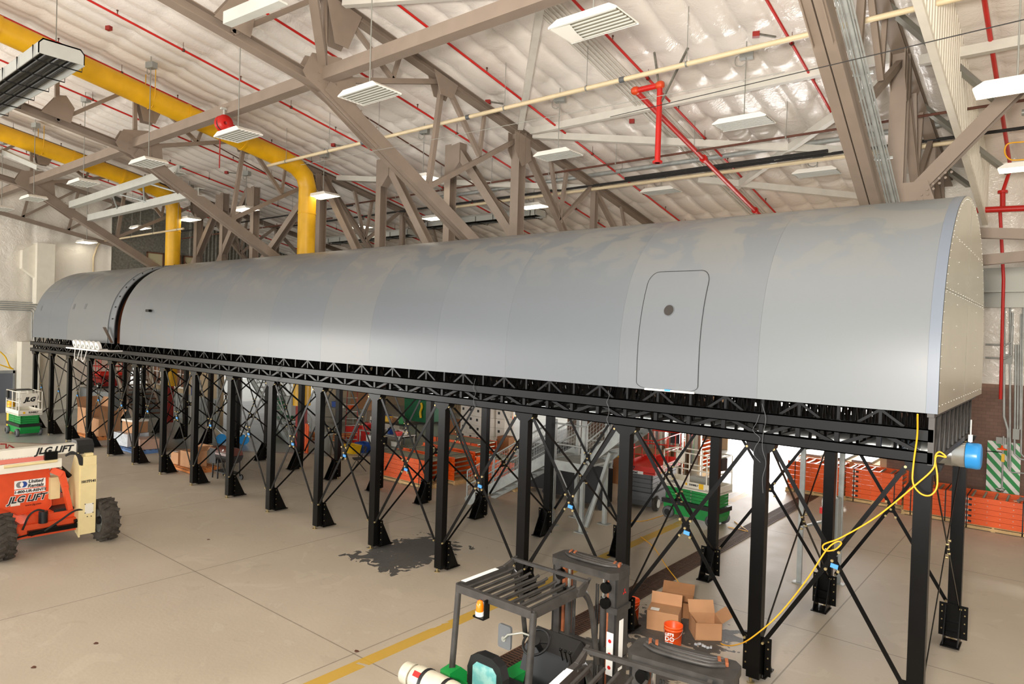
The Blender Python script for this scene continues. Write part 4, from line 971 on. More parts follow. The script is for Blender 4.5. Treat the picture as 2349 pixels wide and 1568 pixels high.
def panel(px0, py0, px1, py1): a, b = pxy(px0, py0), pxy(px1, py1); c = (px0+px1)/2; return a.y, b.y, pxy(c, py1).z, pxy(c, py0).z
y0, y1, z0, z1 = panel(33, 1099, 104, 1118); dz = .02
decal(hd, 'sign', 'inkw', y0, y1, z0, z1, dx_, label='white rounded sticker with a two-tone round emblem')
for i, (m_, of) in enumerate((('inkg', 0), ('inkb', .075))):
    k = K(); k.cyl((dx_+.006+i*.001, y0+.1+of, (z0+z1)/2), (dx_+.008+i*.001, y0+.1+of, (z0+z1)/2), .068, 20); k.build('emblem', m_, hd)
k = K(); k.add([(dx_+.01, y0+.1+.037+.035*math.cos(a), (z0+z1)/2+.055*math.sin(a)) for a in [2*PI*i/16 for i in range(16)]], [tuple(range(16))]); k.build('emblem', 'inkw', hd)
ym = y0+.23+(y1-y0-.25)/2
text('United', .105, 'ink', hd, loc(bl, (dx_+.008, ym, (z0+z1)/2+.045)), RX, shear=.2, bold=.003)
text('Rentals', .105, 'ink', hd, loc(bl, (dx_+.008, ym, (z0+z1)/2-.05)), RX, shear=.2, bold=.003)
y0, y1, z0, z1 = panel(33, 1120, 104, 1130)
decal(hd, 'sign', 'inkw', y0, y1, z0, z1, dx_)
text('1-800-UR-RENTS', .085, 'ink', hd, loc(bl, (dx_+.008, (y0+y1)/2, (z0+z1)/2)), RX, bold=.003, shear=.1)
p = pxy(62, 1143); text('JLG LIFT', .2, 'ink', hd, loc(bl, p+V((.006, 0, 0))), RX, bold=.006, shear=.3); text('JLG LIFT', .2, 'inkw', hd, loc(bl, p+V((.001, 0, 0))), RX, bold=.016, shear=.3)
p = pxy(76, 1156); text('www.jlg.com', .06, 'ink', hd, loc(bl, p+V((.004, 0, 0))), RX)
y0, y1, z0, z1 = panel(24, 1153, 46, 1160); decal(hd, 'small_label', 'creaml', y0, y1, z0, z1, dx_)
# beacon
p = PX(72, 1063, -17.0); k = K(); k.cyl(p, p+V((0, 0, .1)), .035, 12); k.lathe([(.035, .1), (.035, .14), (.02, .165), (0, .17)], p, 'z', 12); b_ = k.build('beacon', 'amber', bl); k = K(); k.cyl(p-V((0, 0, .03)), p, .05, 12); k.build('beacon_base', 'blackp', b_)
# turntable and chassis
k = K(); a, b = PX(14, 1172, FX-.1), PX(158, 1180, FX-.1); k.box(FX-1.4, FX-.12, a.y-.3, b.y, .78, 1.0); k.build('turntable', 'jlgo', bl)
k = K(); k.box(-17.9, -16.45, -5.45, -4.35, .45, .8); k.box(-16.5, -16.3, -5.7, -4.2, .33, .62); k.prism([(-5.5, .62), (-4.4, .62), (-4.5, .78), (-5.4, .78)], -16.6, -16.42, 'x'); k.build('chassis', 'jlgo', bl)
k = K(); k.box(-16.9, -16.44, -4.95, -4.2, .78, .84); k.build('black_deck', 'blackp', bl)
k = K(); k.cyl((-16.24, -5.45, .42), (-16.24, -4.95, .5), .045, 12); k.cyl((-16.24, -5.7, .4), (-16.24, -5.4, .43), .02, 8); k.build('steering_cylinder', 'black', bl); k = K(); k.cyl((-16.24, -4.6, .55), (-16.24, -4.2, .58), .045, 12); k.build('steering_cylinder', 'black', bl)
k = K(); k.cyl((-16.3, -5.2, .62), (-16.3, -5.2, .88), .09, 14); k.build('filter_canister', 'blackp', bl)
for i, pts in enumerate(([(-16.25, -5.6, .55), (-16.2, -5.5, .85), (-16.2, -5.35, .95), (-16.25, -5.2, .9)], [(-16.2, -5.2, .45), (-16.15, -4.9, .65), (-16.15, -4.6, .82), (-16.2, -4.3, .75)])):
    k = K(); k.tube(catmull(pts), .022, 8); k.build('hydraulic_hose', 'rubber', bl)
for y in (-5.98, -3.95):
    k = K(); tyre(k, (-16.25, y, .47), .47, .36, 'y', 16, 30); wl = k.build('tyre', 'tyre', bl)
    k = K(); k.lathe([(0, -.1), (.12, -.1), (.14, -.06), (.25, -.05), (.275, -.15), (.275, .15), (0, .15)], (-16.25, y, .47), 'y', 24); k.build('rim', 'greybox', wl)
    k = K(); k.cyl((-16.25, y-.16, .47), (-16.25, y+.2, .47), .09, 14); k.build('hub', 'blackp', wl)
for y in (-5.98, -3.95):
    k = K(); tyre(k, (-18.6, y, .47), .47, .36, 'y', 16, 30); k.build('tyre', 'tyre', bl)
k = K(); k.box(-18.7, -16.2, -5.5, -4.5, .4, .5); k.build('underframe', 'black', bl)
# cream upright tower
TX = -16.15
a, b, c, d = PX(186, 1068, TX), PX(222, 1064, TX), PX(223, 1221, TX), PX(186, 1226, TX)
k = K(); k.box(TX-.3, TX, a.y, b.y, d.z, a.z); tw = k.build('tower', 'cream', bl)
k = K(); k.prism([(TX+.01, d.z-.05), (TX-.04, a.z+.02), (TX-.18, a.z+.28), (TX-.35, a.z+.2), (TX-.75, a.z-.55), (TX-.8, a.z-.75), (TX-.3, d.z+.1)], a.y-.03, a.y+.005, 'y'); sp_ = k.build('side_plate', 'cream', tw)
k = K(); k.box(TX-.3, TX-.02, a.y+.05, b.y, a.z, a.z+.2); k.box(TX-.28, TX-.08, a.y+.12, b.y-.05, a.z+.2, a.z+.26); k.build('tower_head', 'cream', tw)
text('10177141', .078, 'ink', tw, loc(bl, V((TX+.004, (a.y+b.y)/2, PX(205, 1103, TX).z))), RX, bold=.004)
q0, q1 = PX(195, 1155, TX), PX(214, 1175, TX); decal(tw, 'plate', 'creaml', q0.y, q1.y, q1.z, q0.z, TX)
for (px, py) in ((195, 1156), (213, 1154), (195, 1176), (213, 1174), (200, 1184), (209, 1183)):
    p = PX(px, py, TX); k = K(); k.cyl(p, p+V((.012, 0, 0)), .012, 6); k.build('bolt', 'ink', tw)
# orange link arms between hood and tower
k = K(); k.bar(PX(118, 1075, TX-.4), PX(142, 1085, TX-.35), .2, .14); k.bar(PX(140, 1082, TX-.35), PX(150, 1120, TX-.3), .12, .12, (1, 0, 0)); k.bar(PX(148, 1115, TX-.28), PX(160, 1168, TX-.22), .1, .13, (1, 0, 0)); k.build('link_arm', 'jlgo', bl)
k = K(); k.box(TX-.75, TX-.45, PX(118, 1100, TX-.4).y, PX(140, 1100, TX-.4).y, 1.05, 1.55); k.build('control_box', 'cream', bl)
k = K(); k.cyl(PX(125, 1060, TX-.4), PX(160, 1092, TX-.4), .055, 12); k.build('lift_cylinder', 'black', bl)
k = K(); k.cyl(PX(120, 1057, TX-.35), PX(140, 1075, TX-.35), .035, 12); k.build('cylinder_rod', 'steelbr', bl)
for i in range(3):
    k = K(); k.tube(catmull([PX(150, 1045, TX-.1), PX(165, 1036+i*2, TX-.08), PX(178+i*3, 1045, TX-.05), PX(184+i*4, 1066, TX-.05)]), .022, 8); k.build('hydraulic_hose', 'rubber', bl)
# stowed boom
BXX = -16.55
p0, p1 = PX(182, 1024, BXX), PX(0, 1040, BXX); zb = p0.z
k = K(); k.bar((BXX, p0.y-.1, zb), (BXX, -9.5, zb-.03), .24, .2); bm2 = k.build('boom', 'creaml', bl)
k = K(); k.bar((BXX+.02, p0.y-.55, zb-.14), (BXX+.02, -9.5, zb-.16), .2, .13); k.build('inner_boom', mat('pinkish_red_paint', (214, 120, 104), .5), bl)
k = K(); k.bar((BXX+.05, p0.y-.4, zb-.3), (BXX+.05, -9.5, zb-.36), .2, .2); k.build('lower_boom', 'creaml', bl)
k = K(); k.cyl((BXX+.16, p0.y-.5, zb-.24), (BXX+.16, p0.y-1.5, zb-.26), .035, 10); k.build('spring', 'cream', bl)
k = K(); k.prism([(BXX-.2, zb-.14), (BXX+.2, zb-.14), (BXX+.22, zb+.06), (BXX+.1, zb+.17), (BXX-.2, zb+.17)], p0.y-.1, p0.y+.24, 'y'); k.build('end_cap', 'blackp', bl)
text('JLG LIFT', .2, 'ink', bm2, loc(bl, (BXX+.125, p0.y-.55, zb+.0)), RX, bold=.008, shear=.3)
k = K(); k.box(BXX+.1, BXX+.2, p0.y-.75, p0.y-.5, zb-.2, zb-.02); k.build('cable_guide', 'black', bl)
k = K()
for pts in ([(0, 1018), (14, 1018), (14, 1034), (33, 1034)], [(16, 1032), (20, 1020), (34, 1028)], [(0, 1030), (34, 1034)]): k.tube([PX(x, y, -17.6) for x, y in pts], .018, 6)
k.build('basket_rail', 'redd', bl)
# ------------------------------------------------------------------ forklifts
def forklift(label):
    t = thing('forklift', label, 'forklift', (-3.63, -4.0, 0))
    xl, xr, yr, yf, zt = -4.2, -3.06, -4.42, -3.5, 2.13
    k = K()
    for x in (xl, xr): k.bar((x, yr, zt), (x, yf, zt), .06, .09)
    k.bar((xl, yr, zt), (xr, yr, zt), .06, .09)
    og = k.build('overhead_guard', 'fork', t)
    for i in range(8):
        x = xl+.1+(xr-xl-.2)*i/7; k = K(); k.tube([(x, yr+.02, zt+.01), (x, yf-.1, zt+.01), (x+.01, yf+.02, zt+.03)], .018, 6); k.bar((x, yr+.02, zt), (x, yf-.02, zt), .02, .05); k.build('guard_bar', 'fork', og)
    k = K(); k.bar((xl-.02, yf+.14, zt+.09), (xr+.04, yf+.14, zt+.09), .04, .04)
    for x in (xl, xr+.02): k.prism([(yf-.08, zt-.04), (yf+.04, zt-.06), (yf+.2, zt+.12), (yf-.06, zt+.05)], x-.02, x+.02, 'x')
    k.build('front_crossbar', 'fork', og)
    for x in (xl, xr):
        k = K(); k.tube(catmull([(x, yr+.02, zt+.02), (x, yr, zt-.3), (x, yr-.06, 1.1)], 4), .05, 4); k.build('rear_post', 'fork', t)
        k = K(); k.tube(catmull([(x, yf-.1, zt), (x, yf+.12, zt-.06), (x, yf+.3, zt-.35), (x, yf+.45, 1.1)], 6), .045, 4); k.build('front_post', 'fork', t)
    k = K(); k.box(xl-.035, xl-.03, yr+.1, yf-.25, zt-.03, zt+.05); k.build('label_strip', 'inkw', og)
    k = K(); k.box(xl-.03, xl+.035, yr+.1, yf-.2, zt+.046, zt+.05); k.build('label_strip', 'inkw', og)
    p = V((xl+.42, yr-.06, zt-.2)); k = K(); k.lathe([(.045, .05), (.045, .12), (.03, .17), (0, .18)], p, 'z', 14); k.build('beacon', 'amber', t)
    k = K(); k.cyl(p, p+V((0, 0, .05)), .05, 14); k.build('beacon_base', 'white', t); k = K(); k.box(p.x-.06, p.x+.1, p.y-.05, p.y+.06, p.z-.02, p.z); k.box(p.x+.08, p.x+.1, p.y-.02, p.y+.06, p.z, zt); k.build('beacon_bracket', 'black', t)
    c = V((xr-.28, yr-.12, 1.84)); k = K(); pr = [(.0, -.02), (.09, -.018), (.1, 0), (.0, .012)]
    vv = []; rr = [(.065, .13), (.085, .12), (.09, .09), (.09, -.09), (.085, -.12), (.065, -.13)]
    out = [(x, z) for x, z in rr]+[(-x, z) for x, z in reversed(rr)]
    k.prism([(c.x+x, c.z+z) for x, z in out], c.y-.015, c.y+.015, 'y'); mi = k.build('mirror', 'skgrey', t)
    k = K(); k.cyl((c.x, c.y-.03, c.z-.02), (c.x, c.y-.015, c.z-.02), .03, 12); k.tube([(c.x, c.y-.03, c.z-.02), (c.x+.08, c.y-.05, c.z+.06), (c.x+.2, c.y+.04, c.z+.09), (xr, yr, c.z+.05)], .012, 6); k.build('mirror_arm', 'cond', mi)
    # body
    k = K(); k.box(xl+.02, xr-.02, -5.2, yr+.05, .35, 1.02); k.prism([(-5.25, .35), (-5.25, .9), (-5.1, 1.05), (-4.6, 1.08), (-4.4, 1.02), (-4.4, .35)], xl+.04, xr-.04, 'x'); k.build('counterweight', 'green', t)
    k = K(); k.box(xl+.05, xr-.05, -4.4, -3.1, .3, .62); k.box(xl, xr, -3.5, -3.0, .4, .55); k.build('floor_plate', 'fork', t)
    for x in (xl, xr):
        k = K(); k.prism([(-4.6, .95), (-4.3, .9), (-4.3, 1.1), (-4.42, 1.2), (-4.6, 1.18)], x-.07, x+.09, 'x'); k.build('post_foot', 'green', t)
    k = K(); k.box(xl+.08, xl+.3, -3.95, -3.2, .45, .85); k.build('side_step', 'green', t)
    k = K(); k.box(-3.93, -3.38, -4.38, -3.9, .85, 1.0); st = k.build('seat', 'blackp', t)
    k = K(); pp = [(-.25, 0), (.25, 0), (.27, .3), (.22, .44), (.1, .5), (-.1, .5), (-.22, .44), (-.27, .3)]; k.prism([(-3.66+x, 1.0+z) for x, z in pp], -4.5, -4.38, 'y'); k.build('backrest', 'blackp', st)
    k = K(); pp = [(-.18, .08), (.18, .08), (.18, .34), (.12, .4), (-.12, .4), (-.18, .34)]; k.prism([(-3.66+x, 1.0+z) for x, z in pp], -4.506, -4.5, 'y'); k.build('torn_cover', 'teal', st)
    k = K(); k.prism([(-3.5, .6), (-3.3, 1.15), (-3.05, 1.3), (-2.95, 1.2), (-2.95, .6)], -4.0, -3.3, 'x'); k.build('dashboard', 'blackp', t)
    c = V((-3.74, -3.42, 1.28)); n_ = V((0, -.6, .8)).normalized(); u_ = V((1, 0, 0)); w_ = n_.cross(u_)
    k = K(); k.tube([c+(u_*math.cos(2*PI*i/28)+w_*math.sin(2*PI*i/28))*.18 for i in range(28)], .017, 8, True)
    for a in (.3, 2.4, 4.4): k.bar(c, c+(u_*math.cos(a)+w_*math.sin(a))*.18, .03, .015, n_)
    k.cyl(c-n_*.02, c+n_*.02, .06, 14); sw = k.build('steering_wheel', 'blackp', t)
    k = K(); k.cyl(c, c-n_*.3, .035, 10); k.build('steering_column', 'blackp', t)
    for i in range(3):
        k = K(); p = V((-3.4+i*.07, -3.3, 1.1)); k.cyl(p, p+V((0, -.06, .16)), .008, 6); k.lathe([(0, -.02), (.02, -.01), (.02, .015), (0, .025)], p+V((0, -.06, .17)), 'z', 8); k.build('lever', 'black', t)
    k = K(); k.box(-3.3, xr-.05, -3.9, -3.2, .62, .85); k.build('side_console', 'fork', t)
    # mast
    ms = thing('mast', None, None, (.1, .02, .05)); ms.parent = t; 
    def mp_(k, nm, m): k.v = [(x-t.location.x, y-t.location.y, z) for x, y, z in k.v]; return k.build(nm, m, ms, True)
    for x, s in ((-4.02, 1), (-3.13, -1)):
        k = K(); k.box(x-.06, x+.06, -2.78, -2.74, .05, 2.08); k.box(x-.06 if s > 0 else x+.03, x-.03 if s > 0 else x+.06, -2.78, -2.5, .05, 2.08); k.box(x-.06, x+.06, -2.52, -2.48, .05, 2.08); mp_(k, 'outer_rail', 'fork')
        k = K(); k.box(x+s*.07, x+s*.11, -2.74, -2.54, .05, 2.02); mp_(k, 'inner_rail', 'rustt')
        k = K(); k.cyl((x+s*.17, -2.72, .1), (x+s*.17, -2.72, 1.75), .045, 12); mp_(k, 'lift_cylinder', 'fork')
        k = K(); k.cyl((x+s*.17, -2.72, 1.75), (x+s*.17, -2.72, 2.05), .025, 10); mp_(k, 'cylinder_rod', 'steelbr')
        k = K(); k.cyl((x+s*.25, -2.73, .2), (x+s*.25, -2.73, 1.9), .012, 6); k.cyl((x+s*.28, -2.73, .2), (x+s*.28, -2.73, 1.9), .012, 6); mp_(k, 'lift_chain', 'rubber')
        for z in (1.92, 1.72):
            k = K(); k.cyl((x+s*.09, -2.84, z), (x+s*.09, -2.78, z), .07, 16); rl = mp_(k, 'chain_roller', 'black')
        k = K(); k.box(x-.08, x+.08, -2.8, -2.45, 1.6, 1.68); mp_(k, 'rail_clamp', 'fork')
    pl = [(-4.1, -2.78), (-4.02, -2.88), (-3.13, -2.88), (-3.05, -2.78), (-3.05, -2.5), (-3.12, -2.42), (-4.03, -2.42), (-4.1, -2.5)]
    k = K(); k.prism(pl, 2.05, 2.14, 'z'); 
    tp = mp_(k, 'top_plate', 'fork')
    for dy in (0, .07, .14):
        k = K(); k.tube(catmull([(-3.98, -2.62+dy, 2.15), (-3.8, -2.72+dy, 2.16), (-3.36, -2.72+dy, 2.16), (-3.18, -2.62+dy, 2.15)], 5), .022, 6); mp_(k, 'hose_guide', 'fork')
    for x in (-3.95, -3.88, -3.25, -3.18):
        k = K(); k.cb((x, -2.55, 2.16), .03, .1, .04, .3); mp_(k, 'pulley_bracket', 'rustt')
    k = K(); k.box(-4.0, -3.15, -2.76, -2.7, 1.0, 1.12); k.box(-4.0, -3.15, -2.76, -2.7, .2, .35); mp_(k, 'cross_member', 'fork')
    k = K(); k.box(-3.06, -3.055, -2.78, -2.5, .9, 1.0); mp_(k, 'plate_edge', 'fork')
    k = K(); k.box(-3.07, -3.066, -2.7, -2.6, .85, 1.5); mp_(k, 'warning_label', 'inkw')
    k = K(); k.box(-3.2, -3.1, -2.788, -2.784, .8, 1.35); mp_(k, 'warning_label', 'inkw')
    for i in range(3):
        k = K(); k.lathe([(0, 0), (.025, 0)], (-3.15, -2.79, .9+i*.17), 'y', 12); mp_(k, 'warning_mark', 'inkr')
    k = K(); k.box(-3.85, -3.3, -2.5, -2.44, .1, .5); k.box(-3.9, -3.25, -2.44, -2.4, .15, .25); mp_(k, 'carriage', 'black')
    for x in (-3.8, -3.4):
        k = K(); k.box(x-.05, x+.05, -2.42, -1.35, .06, .1); k.box(x-.05, x+.05, -2.44, -2.4, .06, .6); mp_(k, 'fork_tine', 'black')
    for x, y, r in ((-4.1, -3.1, .3), (-3.16, -3.1, .3), (-4.05, -4.95, .25), (-3.2, -4.95, .25)):
        k = K(); tyre(k, (x, y, r), r, .2, 'x', 10, 20); k.build('tyre', 'rubber', t)
    # gas bottle
    k = K(); k.lathe([(0, -.42), (.09, -.42), (.14, -.36), (.15, -.3), (.15, .22), (.14, .3), (.1, .34), (.05, .36)], (-3.95, -4.95, 1.2), 'x', 22); gt = k.build('gas_bottle', 'tank', t)
    k = K(); k.lathe([(.13, -.4), (.125, -.53), (.12, -.54), (.115, -.53), (.12, -.4)], (-3.95, -4.95, 1.2), 'x', 22); k.build('collar', 'tank', gt)
    for x in (-.2, .12): k = K(); k.lathe([(.153, x), (.157, x+.01), (.157, x+.04), (.153, x+.05)], (-3.95, -4.95, 1.2), 'x', 22); k.build('strap', 'blackp', gt)
    k = K(); k.cb((-4.2, -5.05, 1.31), .1, .012, .06, 0, -.7); k.build('red_label', 'inkr', gt)
    return t
f1 = forklift('dark forklift with slatted overhead guard and amber beacon in the foreground')
# three-lozenge mark on the mast side
def rhomb(k, c, ang, L=.05, w_=.028):
    d = V((0, math.sin(ang), math.cos(ang))); s = V((0, math.cos(ang), -math.sin(ang))); k.add([c, c+d*L/2+s*w_/2, c+d*L, c+d*L/2-s*w_/2], [(0, 1, 2, 3)])
ms = [c for c in f1.children if c.name.startswith('mast')][0]
f2 = dup(f1, loc=(-1.40, -4.0-1.44, 0), rz=.15, label='second forklift, its rusty mast top and overhead guard cut by the bottom edge')
k = K()
for a in (0, 2.094, 4.189): rhomb(k, V((-3.064+3.63, -2.6+4.0, 1.85)), a)
k.build('red_mark', 'inkr', ms, True)
for o in list(f2.children):
    if o.name.startswith('mast'):
        k = K(); o.location.z = -.08; k.lathe([(.05, 0), (.1, 0), (.1, .02), (.05, .02)], (-3.85+3.63, -2.88+4.0, 1.72), 'y', 20); r_ = k.build('red_pulley_ring', 'redd', o, True)
        k = K(); k.cyl((-3.85+3.63, -2.87+4, 1.72), (-3.85+3.63, -2.8+4, 1.72), .13, 20); k.build('rusty_pulley', 'rustt', o, True)
# ------------------------------------------------------------------ scissor lifts
def scissor(label, at, rz, body, toe, stack, L=1.8, Wd=.76, zp=.95, rails=1.0, scl=1., kind=0):
    t = thing('scissor_lift', label, 'scissor lift', at, rz)
    a, b = L/2, Wd/2; r = .17*scl
    k = K(); k.prism([(-a+.1, .12), (a-.1, .12), (a-.02, .3), (a, .52), (-a, .52), (-a+.02, .3)], -b+.08, b-.08, 'y'); ch = k.build('chassis', body, t, True)
    k = K(); k.box(-a-.02, a+.02, -b+.02, b-.02, .42, .54); k.build('frame_rim', 'blackp' if kind in (0, 3) else body, t, True)
    for x in (-a+.22, a-.22):
        for y in (-b+.02, b-.02):
            k = K(); k.lathe([(0, -.07), (r*.7, -.07), (r, -.05), (r, .05), (r*.7, .07), (0, .07)], (x, y, r), 'y', 22); w_ = k.build('wheel', 'tyre' if kind in (1, 2) else 'skgrey', t, True)
            k = K(); s = -1 if y < 0 else 1; k.cyl((x, y+s*.07, r), (x, y+s*.08, r), r*.55, 16); k.build('hub', 'white' if kind in (1, 2) else 'blackp', w_, True)
    n = 4
    for i in range(n):
        z0 = .55+(zp-.58)*i/n; z1 = .55+(zp-.58)*(i+1)/n-.012
        k = K(); k.box(-a+.06, a-.06, -b+.1, -b+.14, z0, z1); k.box(-a+.06, a-.06, b-.14, b-.1, z0, z1); k.box(-a+.06, -a+.12, -b+.1, b-.1, z0, z1); k.box(a-.12, a-.06, -b+.1, b-.1, z0, z1)
        k.build('scissor_arm', stack, t, True)
        k = K(); k.cyl((0, -b+.07, (z0+z1)/2), (0, -b+.11, (z0+z1)/2), .02, 8); k.build('pivot_pin', 'steelbr', t, True)
    k = K(); k.box(-a, a, -b, b, zp, zp+.04)
    for y in (-b, b-.02): k.box(-a, a, y, y+.02, zp-.03, zp+.2)
    for x in (-a, a-.02): k.box(x, x+.02, -b, b, zp-.03, zp+.2)
    pf = k.build('platform', toe, t, True)
    zt = zp+rails
    for z in (zp+rails*.55, zt):
        k = K(); k.tube([(-a+.02, -b+.02, z), (a-.02, -b+.02, z), (a-.02, b-.02, z), (-a+.02, b-.02, z)], .02, 8, True); k.build('guard_rail', toe, pf, True)
    for x, y in [(-a+.02, -b+.02), (a-.02, -b+.02), (a-.02, b-.02), (-a+.02, b-.02), (-.05, -b+.02), (-.05, b-.02), (a*.55, -b+.02), (a*.55, b-.02)]:
        k = K(); k.cyl((x, y, zp), (x, y, zt), .019, 8); k.build('rail_post', toe, pf, True)
    k = K(); k.box(a-.05, a+.03, -b+.05, -b+.35, zt-.35, zt-.02) if kind in (0, 1) else k.box(-a+.1, -a+.3, -b-.02, -b+.06, zt-.35, zt-.02); cb_ = k.build('control_box', 'blackp', pf, True)
    k = K(); k.box(-a+.05, -a+.3, b-.12, b-.04, zt-.4, zt-.08); k.build('manual_box', toe if kind in (0, 3) else 'redd', pf, True)
    return t
def local_text(t, s, size, m, p, face='front', **kw):
    return text(s, size, m, t, p, {'front': (PI/2, 0, 0), 'right': (PI/2, 0, PI/2)}[face], **kw)
s1 = scissor('green and white scissor lift standing under the trestle right of the red lift', (-6.78, 8.15, 0), -.09, 'green', 'creaml', 'green')
local_text(s1, 'JLG', .13, 'ink', (.72, -.385, 1.09), bold=.006, shear=.3)
local_text(s1, 'SUNBELT', .07, 'ink', (.12, -.385, 1.08), bold=.003); local_text(s1, 'PC51', .06, 'inkg', (.55, -.385, 1.0)); local_text(s1, '1930ER', .1, 'ink', (-.6, -.385, 1.07))
k = K(); k.box(.28, .42, -.386, -.382, 1.0, 1.15); k.build('yellow_label', 'yellow', s1, True)
k = K(); k.lathe([(0, 0), (.035, 0)], (-.12, -.385, 1.08), 'y', 10)
for i in range(8): a = 2*PI*i/8; k.bar((-.12+.04*math.cos(a), -.385, 1.08+.04*math.sin(a)), (-.12+.06*math.cos(a), -.385, 1.08+.06*math.sin(a)), .012, .002)
k.build('sun_mark', 'yellow', s1, True)
k = K(); k.box(-.2, .3, -.05, .2, 1.0, 1.25); k.build('tool_tray', 'cond', s1, True)
s2_ = scissor('small green and white scissor lift at the far left beside the first column', (-34.75, -.66, 0), .02, 'green', 'creaml', 'green', L=1.75, Wd=.9, kind=3)
k = K(); k.box(.84, .865, -.35, .25, 1.35, 1.9); k.build('sign_panel', 'creaml', s2_, True)
local_text(s2_, 'JLG', .26, 'ink', (.87, -.05, 1.62), 'right', bold=.015, shear=.3)
local_text(s2_, 'SUNBELT', .09, 'ink', (.885, .1, 1.05), 'right', bold=.004); k = K(); k.lathe([(0, 0), (.05, 0)], (.885, -.25, 1.05), 'x', 10); k.build('sun_mark', 'yellow', s2_, True)
k = K(); k.box(-.8, -.3, -.42, .4, 1.93, 1.97); k.build('black_tray', 'blackp', s2_, True)
s3 = scissor('big red scissor lift with grey scissor stack standing behind the grey stairs', (-8.75, 9.1, 0), PI/2+.12, 'skgrey', 'skred', 'skgrey', L=2.3, Wd=1.15, zp=1.12, scl=1.35, kind=1)
local_text(s3, 'SKYJACK', .12, 'inkw', (-.25, -.58, 1.22), 'front', bold=.004); local_text(s3, 'SKYJACK', .1, 'inkw', (-.4, -.49, .72), 'front', bold=.004)
local_text(s3, '3277', .13, 'ink', (-1.155, .2, 1.24), 'front', bold=.006).rotation_euler = (PI/2, 0, -PI/2)
k = K(); k.box(-1.158, -1.154, -.2, .5, 1.08, 1.17); k.build('white_sign', 'inkw', s3, True)
x_ = local_text(s3, 'United', .09, 'ink', (-1.16, .1, 1.125), 'front', bold=.004); x_.rotation_euler = (PI/2, 0, -PI/2)
k = K()
for i in range(9): k.cb((-.95+i*.07, -.585, 1.1), .03, .006, .06, 0, 0, .6)
k.build('hazard_stripes', 'yellow', s3, True)
s4 = scissor('red lift far back at the left, beyond the first columns', (-42.55, 5.55, 1.25), .0, 'redd', 'skred', 'redd', L=1.5, Wd=1.3, zp=.7, rails=1.0, kind=2)
# ------------------------------------------------------------------ stairs and galvanised frames
st = thing('metal_stair', 'galvanised stair with mesh balustrades rising to a landing under the shell', 'stair', (-10.5, 5.3, 0))
def stairflight(par, p0, p1, wy, rise=.19, m='galv', mesh=True, steps=True):
    # p0 foot, p1 head on the near side; the flight is wy deep in +y
    p0, p1 = V(p0), V(p1); dx = p1.x-p0.x; dz = p1.z-p0.z; n = max(2, int(dz/rise)); n_ = V((dx, 0, dz)).normalized()
    for y in (0, wy):
        k = K(); k.chan(p0+V((0, y, .05)), p1+V((0, y, .05)), .06, .28, .012); k.build('stringer', m, par)
        for h in (.55, 1.0):
            k = K(); k.cyl(p0+V((0, y, h)), p1+V((0, y, h)), .024, 8); k.build('handrail', m, par)
        for j in range(4):
            f = j/3; q = p0.lerp(p1, f)+V((0, y, 0)); k = K(); k.cyl(q, q+V((0, 0, 1.0)), .024, 8); k.build('rail_post', m, par)
        if mesh:
            k = K(); c_ = int(abs(dx)/.09)
            for j in range(c_+1): q = p0.lerp(p1, j/c_)+V((0, y, 0)); k.bar(q+V((0, 0, .15)), q+V((0, 0, .95)), .006, .006)
            for j in range(9): k.bar(p0+V((0, y, .15+j*.1)), p1+V((0, y, .15+j*.1)), .006, .006)
            o = k.build('mesh_panel', m, par); o['kind'] = 'stuff'
    if steps:
        for j in range(n):
            q = p0.lerp(p1, (j+.5)/n); k = K(); k.box(q.x-.13, q.x+.13, q.y, q.y+wy, q.z+.05, q.z+.075); k.build('tread', m, par)
stairflight(st, (-12.6, 4.75, 0), (-9.45, 4.75, 1.85), 1.15)
k = K(); k.box(-9.5, -8.3, 4.7, 6.0, 1.72, 1.78); k.chan((-9.5, 4.7, 1.68), (-8.3, 4.7, 1.68), .05, .26, .012); k.chan((-9.5, 6.0, 1.68), (-8.3, 6.0, 1.68), .05, .26, .012); k.build('landing', 'galv', st)
stairflight(st, (-8.35, 4.75, 1.85), (-6.6, 4.75, 3.3), 1.15, mesh=True)
for x, y in ((-9.4, 4.75), (-8.45, 4.75), (-9.4, 5.9), (-8.45, 5.9)):
    k = K(); k.bar((x, y, 0), (x, y, 3.0 if x > -9 else 2.9), .1, .1); pc = k.build('post', 'galv', st)
    k = K(); k.box(x-.16, x+.16, y-.12, y+.12, 0, .015); k.build('base_plate', 'galv', pc)
k = K(); k.bar((-9.35, 4.8, 1.6), (-8.5, 4.85, .1), .08, .08); k.bar((-8.4, 5.85, 1.5), (-8.5, 4.9, .1), .08, .08); k.bar((-7.7, 4.85, 2.2), (-8.35, 4.85, .15), .08, .08); k.build('diagonal_brace', 'galv', st)
for h in (.5, 1.05):
    k = K(); k.cyl((-9.45, 6.0, 1.75+h), (-8.3, 6.0, 1.75+h), .024, 8); k.cyl((-9.45, 4.7, 1.75+h), (-8.35, 4.7, 1.75+h), .024, 8); k.build('handrail', 'galv', st)
st2 = thing('metal_stair', 'grey metal stair with mesh sides descending rightwards, seen through the middle columns', 'stair', (-27, 7, 0))
stairflight(st2, (-25.1, 6.6, 0), (-29.2, 6.6, 3.3), 1.15, m='galv')
k = K(); k.box(-31.6, -29.2, 6.5, 7.9, 3.2, 3.3); k.build('landing', 'galv', st2)
for x in (-31.4, -29.3): k = K(); k.bar((x, 6.6, 0), (x, 6.6, 3.3), .12, .12); k.build('post', 'galv', st2)
st3 = thing('wooden_stair', 'brown wooden stair against the left end, seen between the far columns', 'stair', (-40.6, 6, 0))
k = K()
n = 15
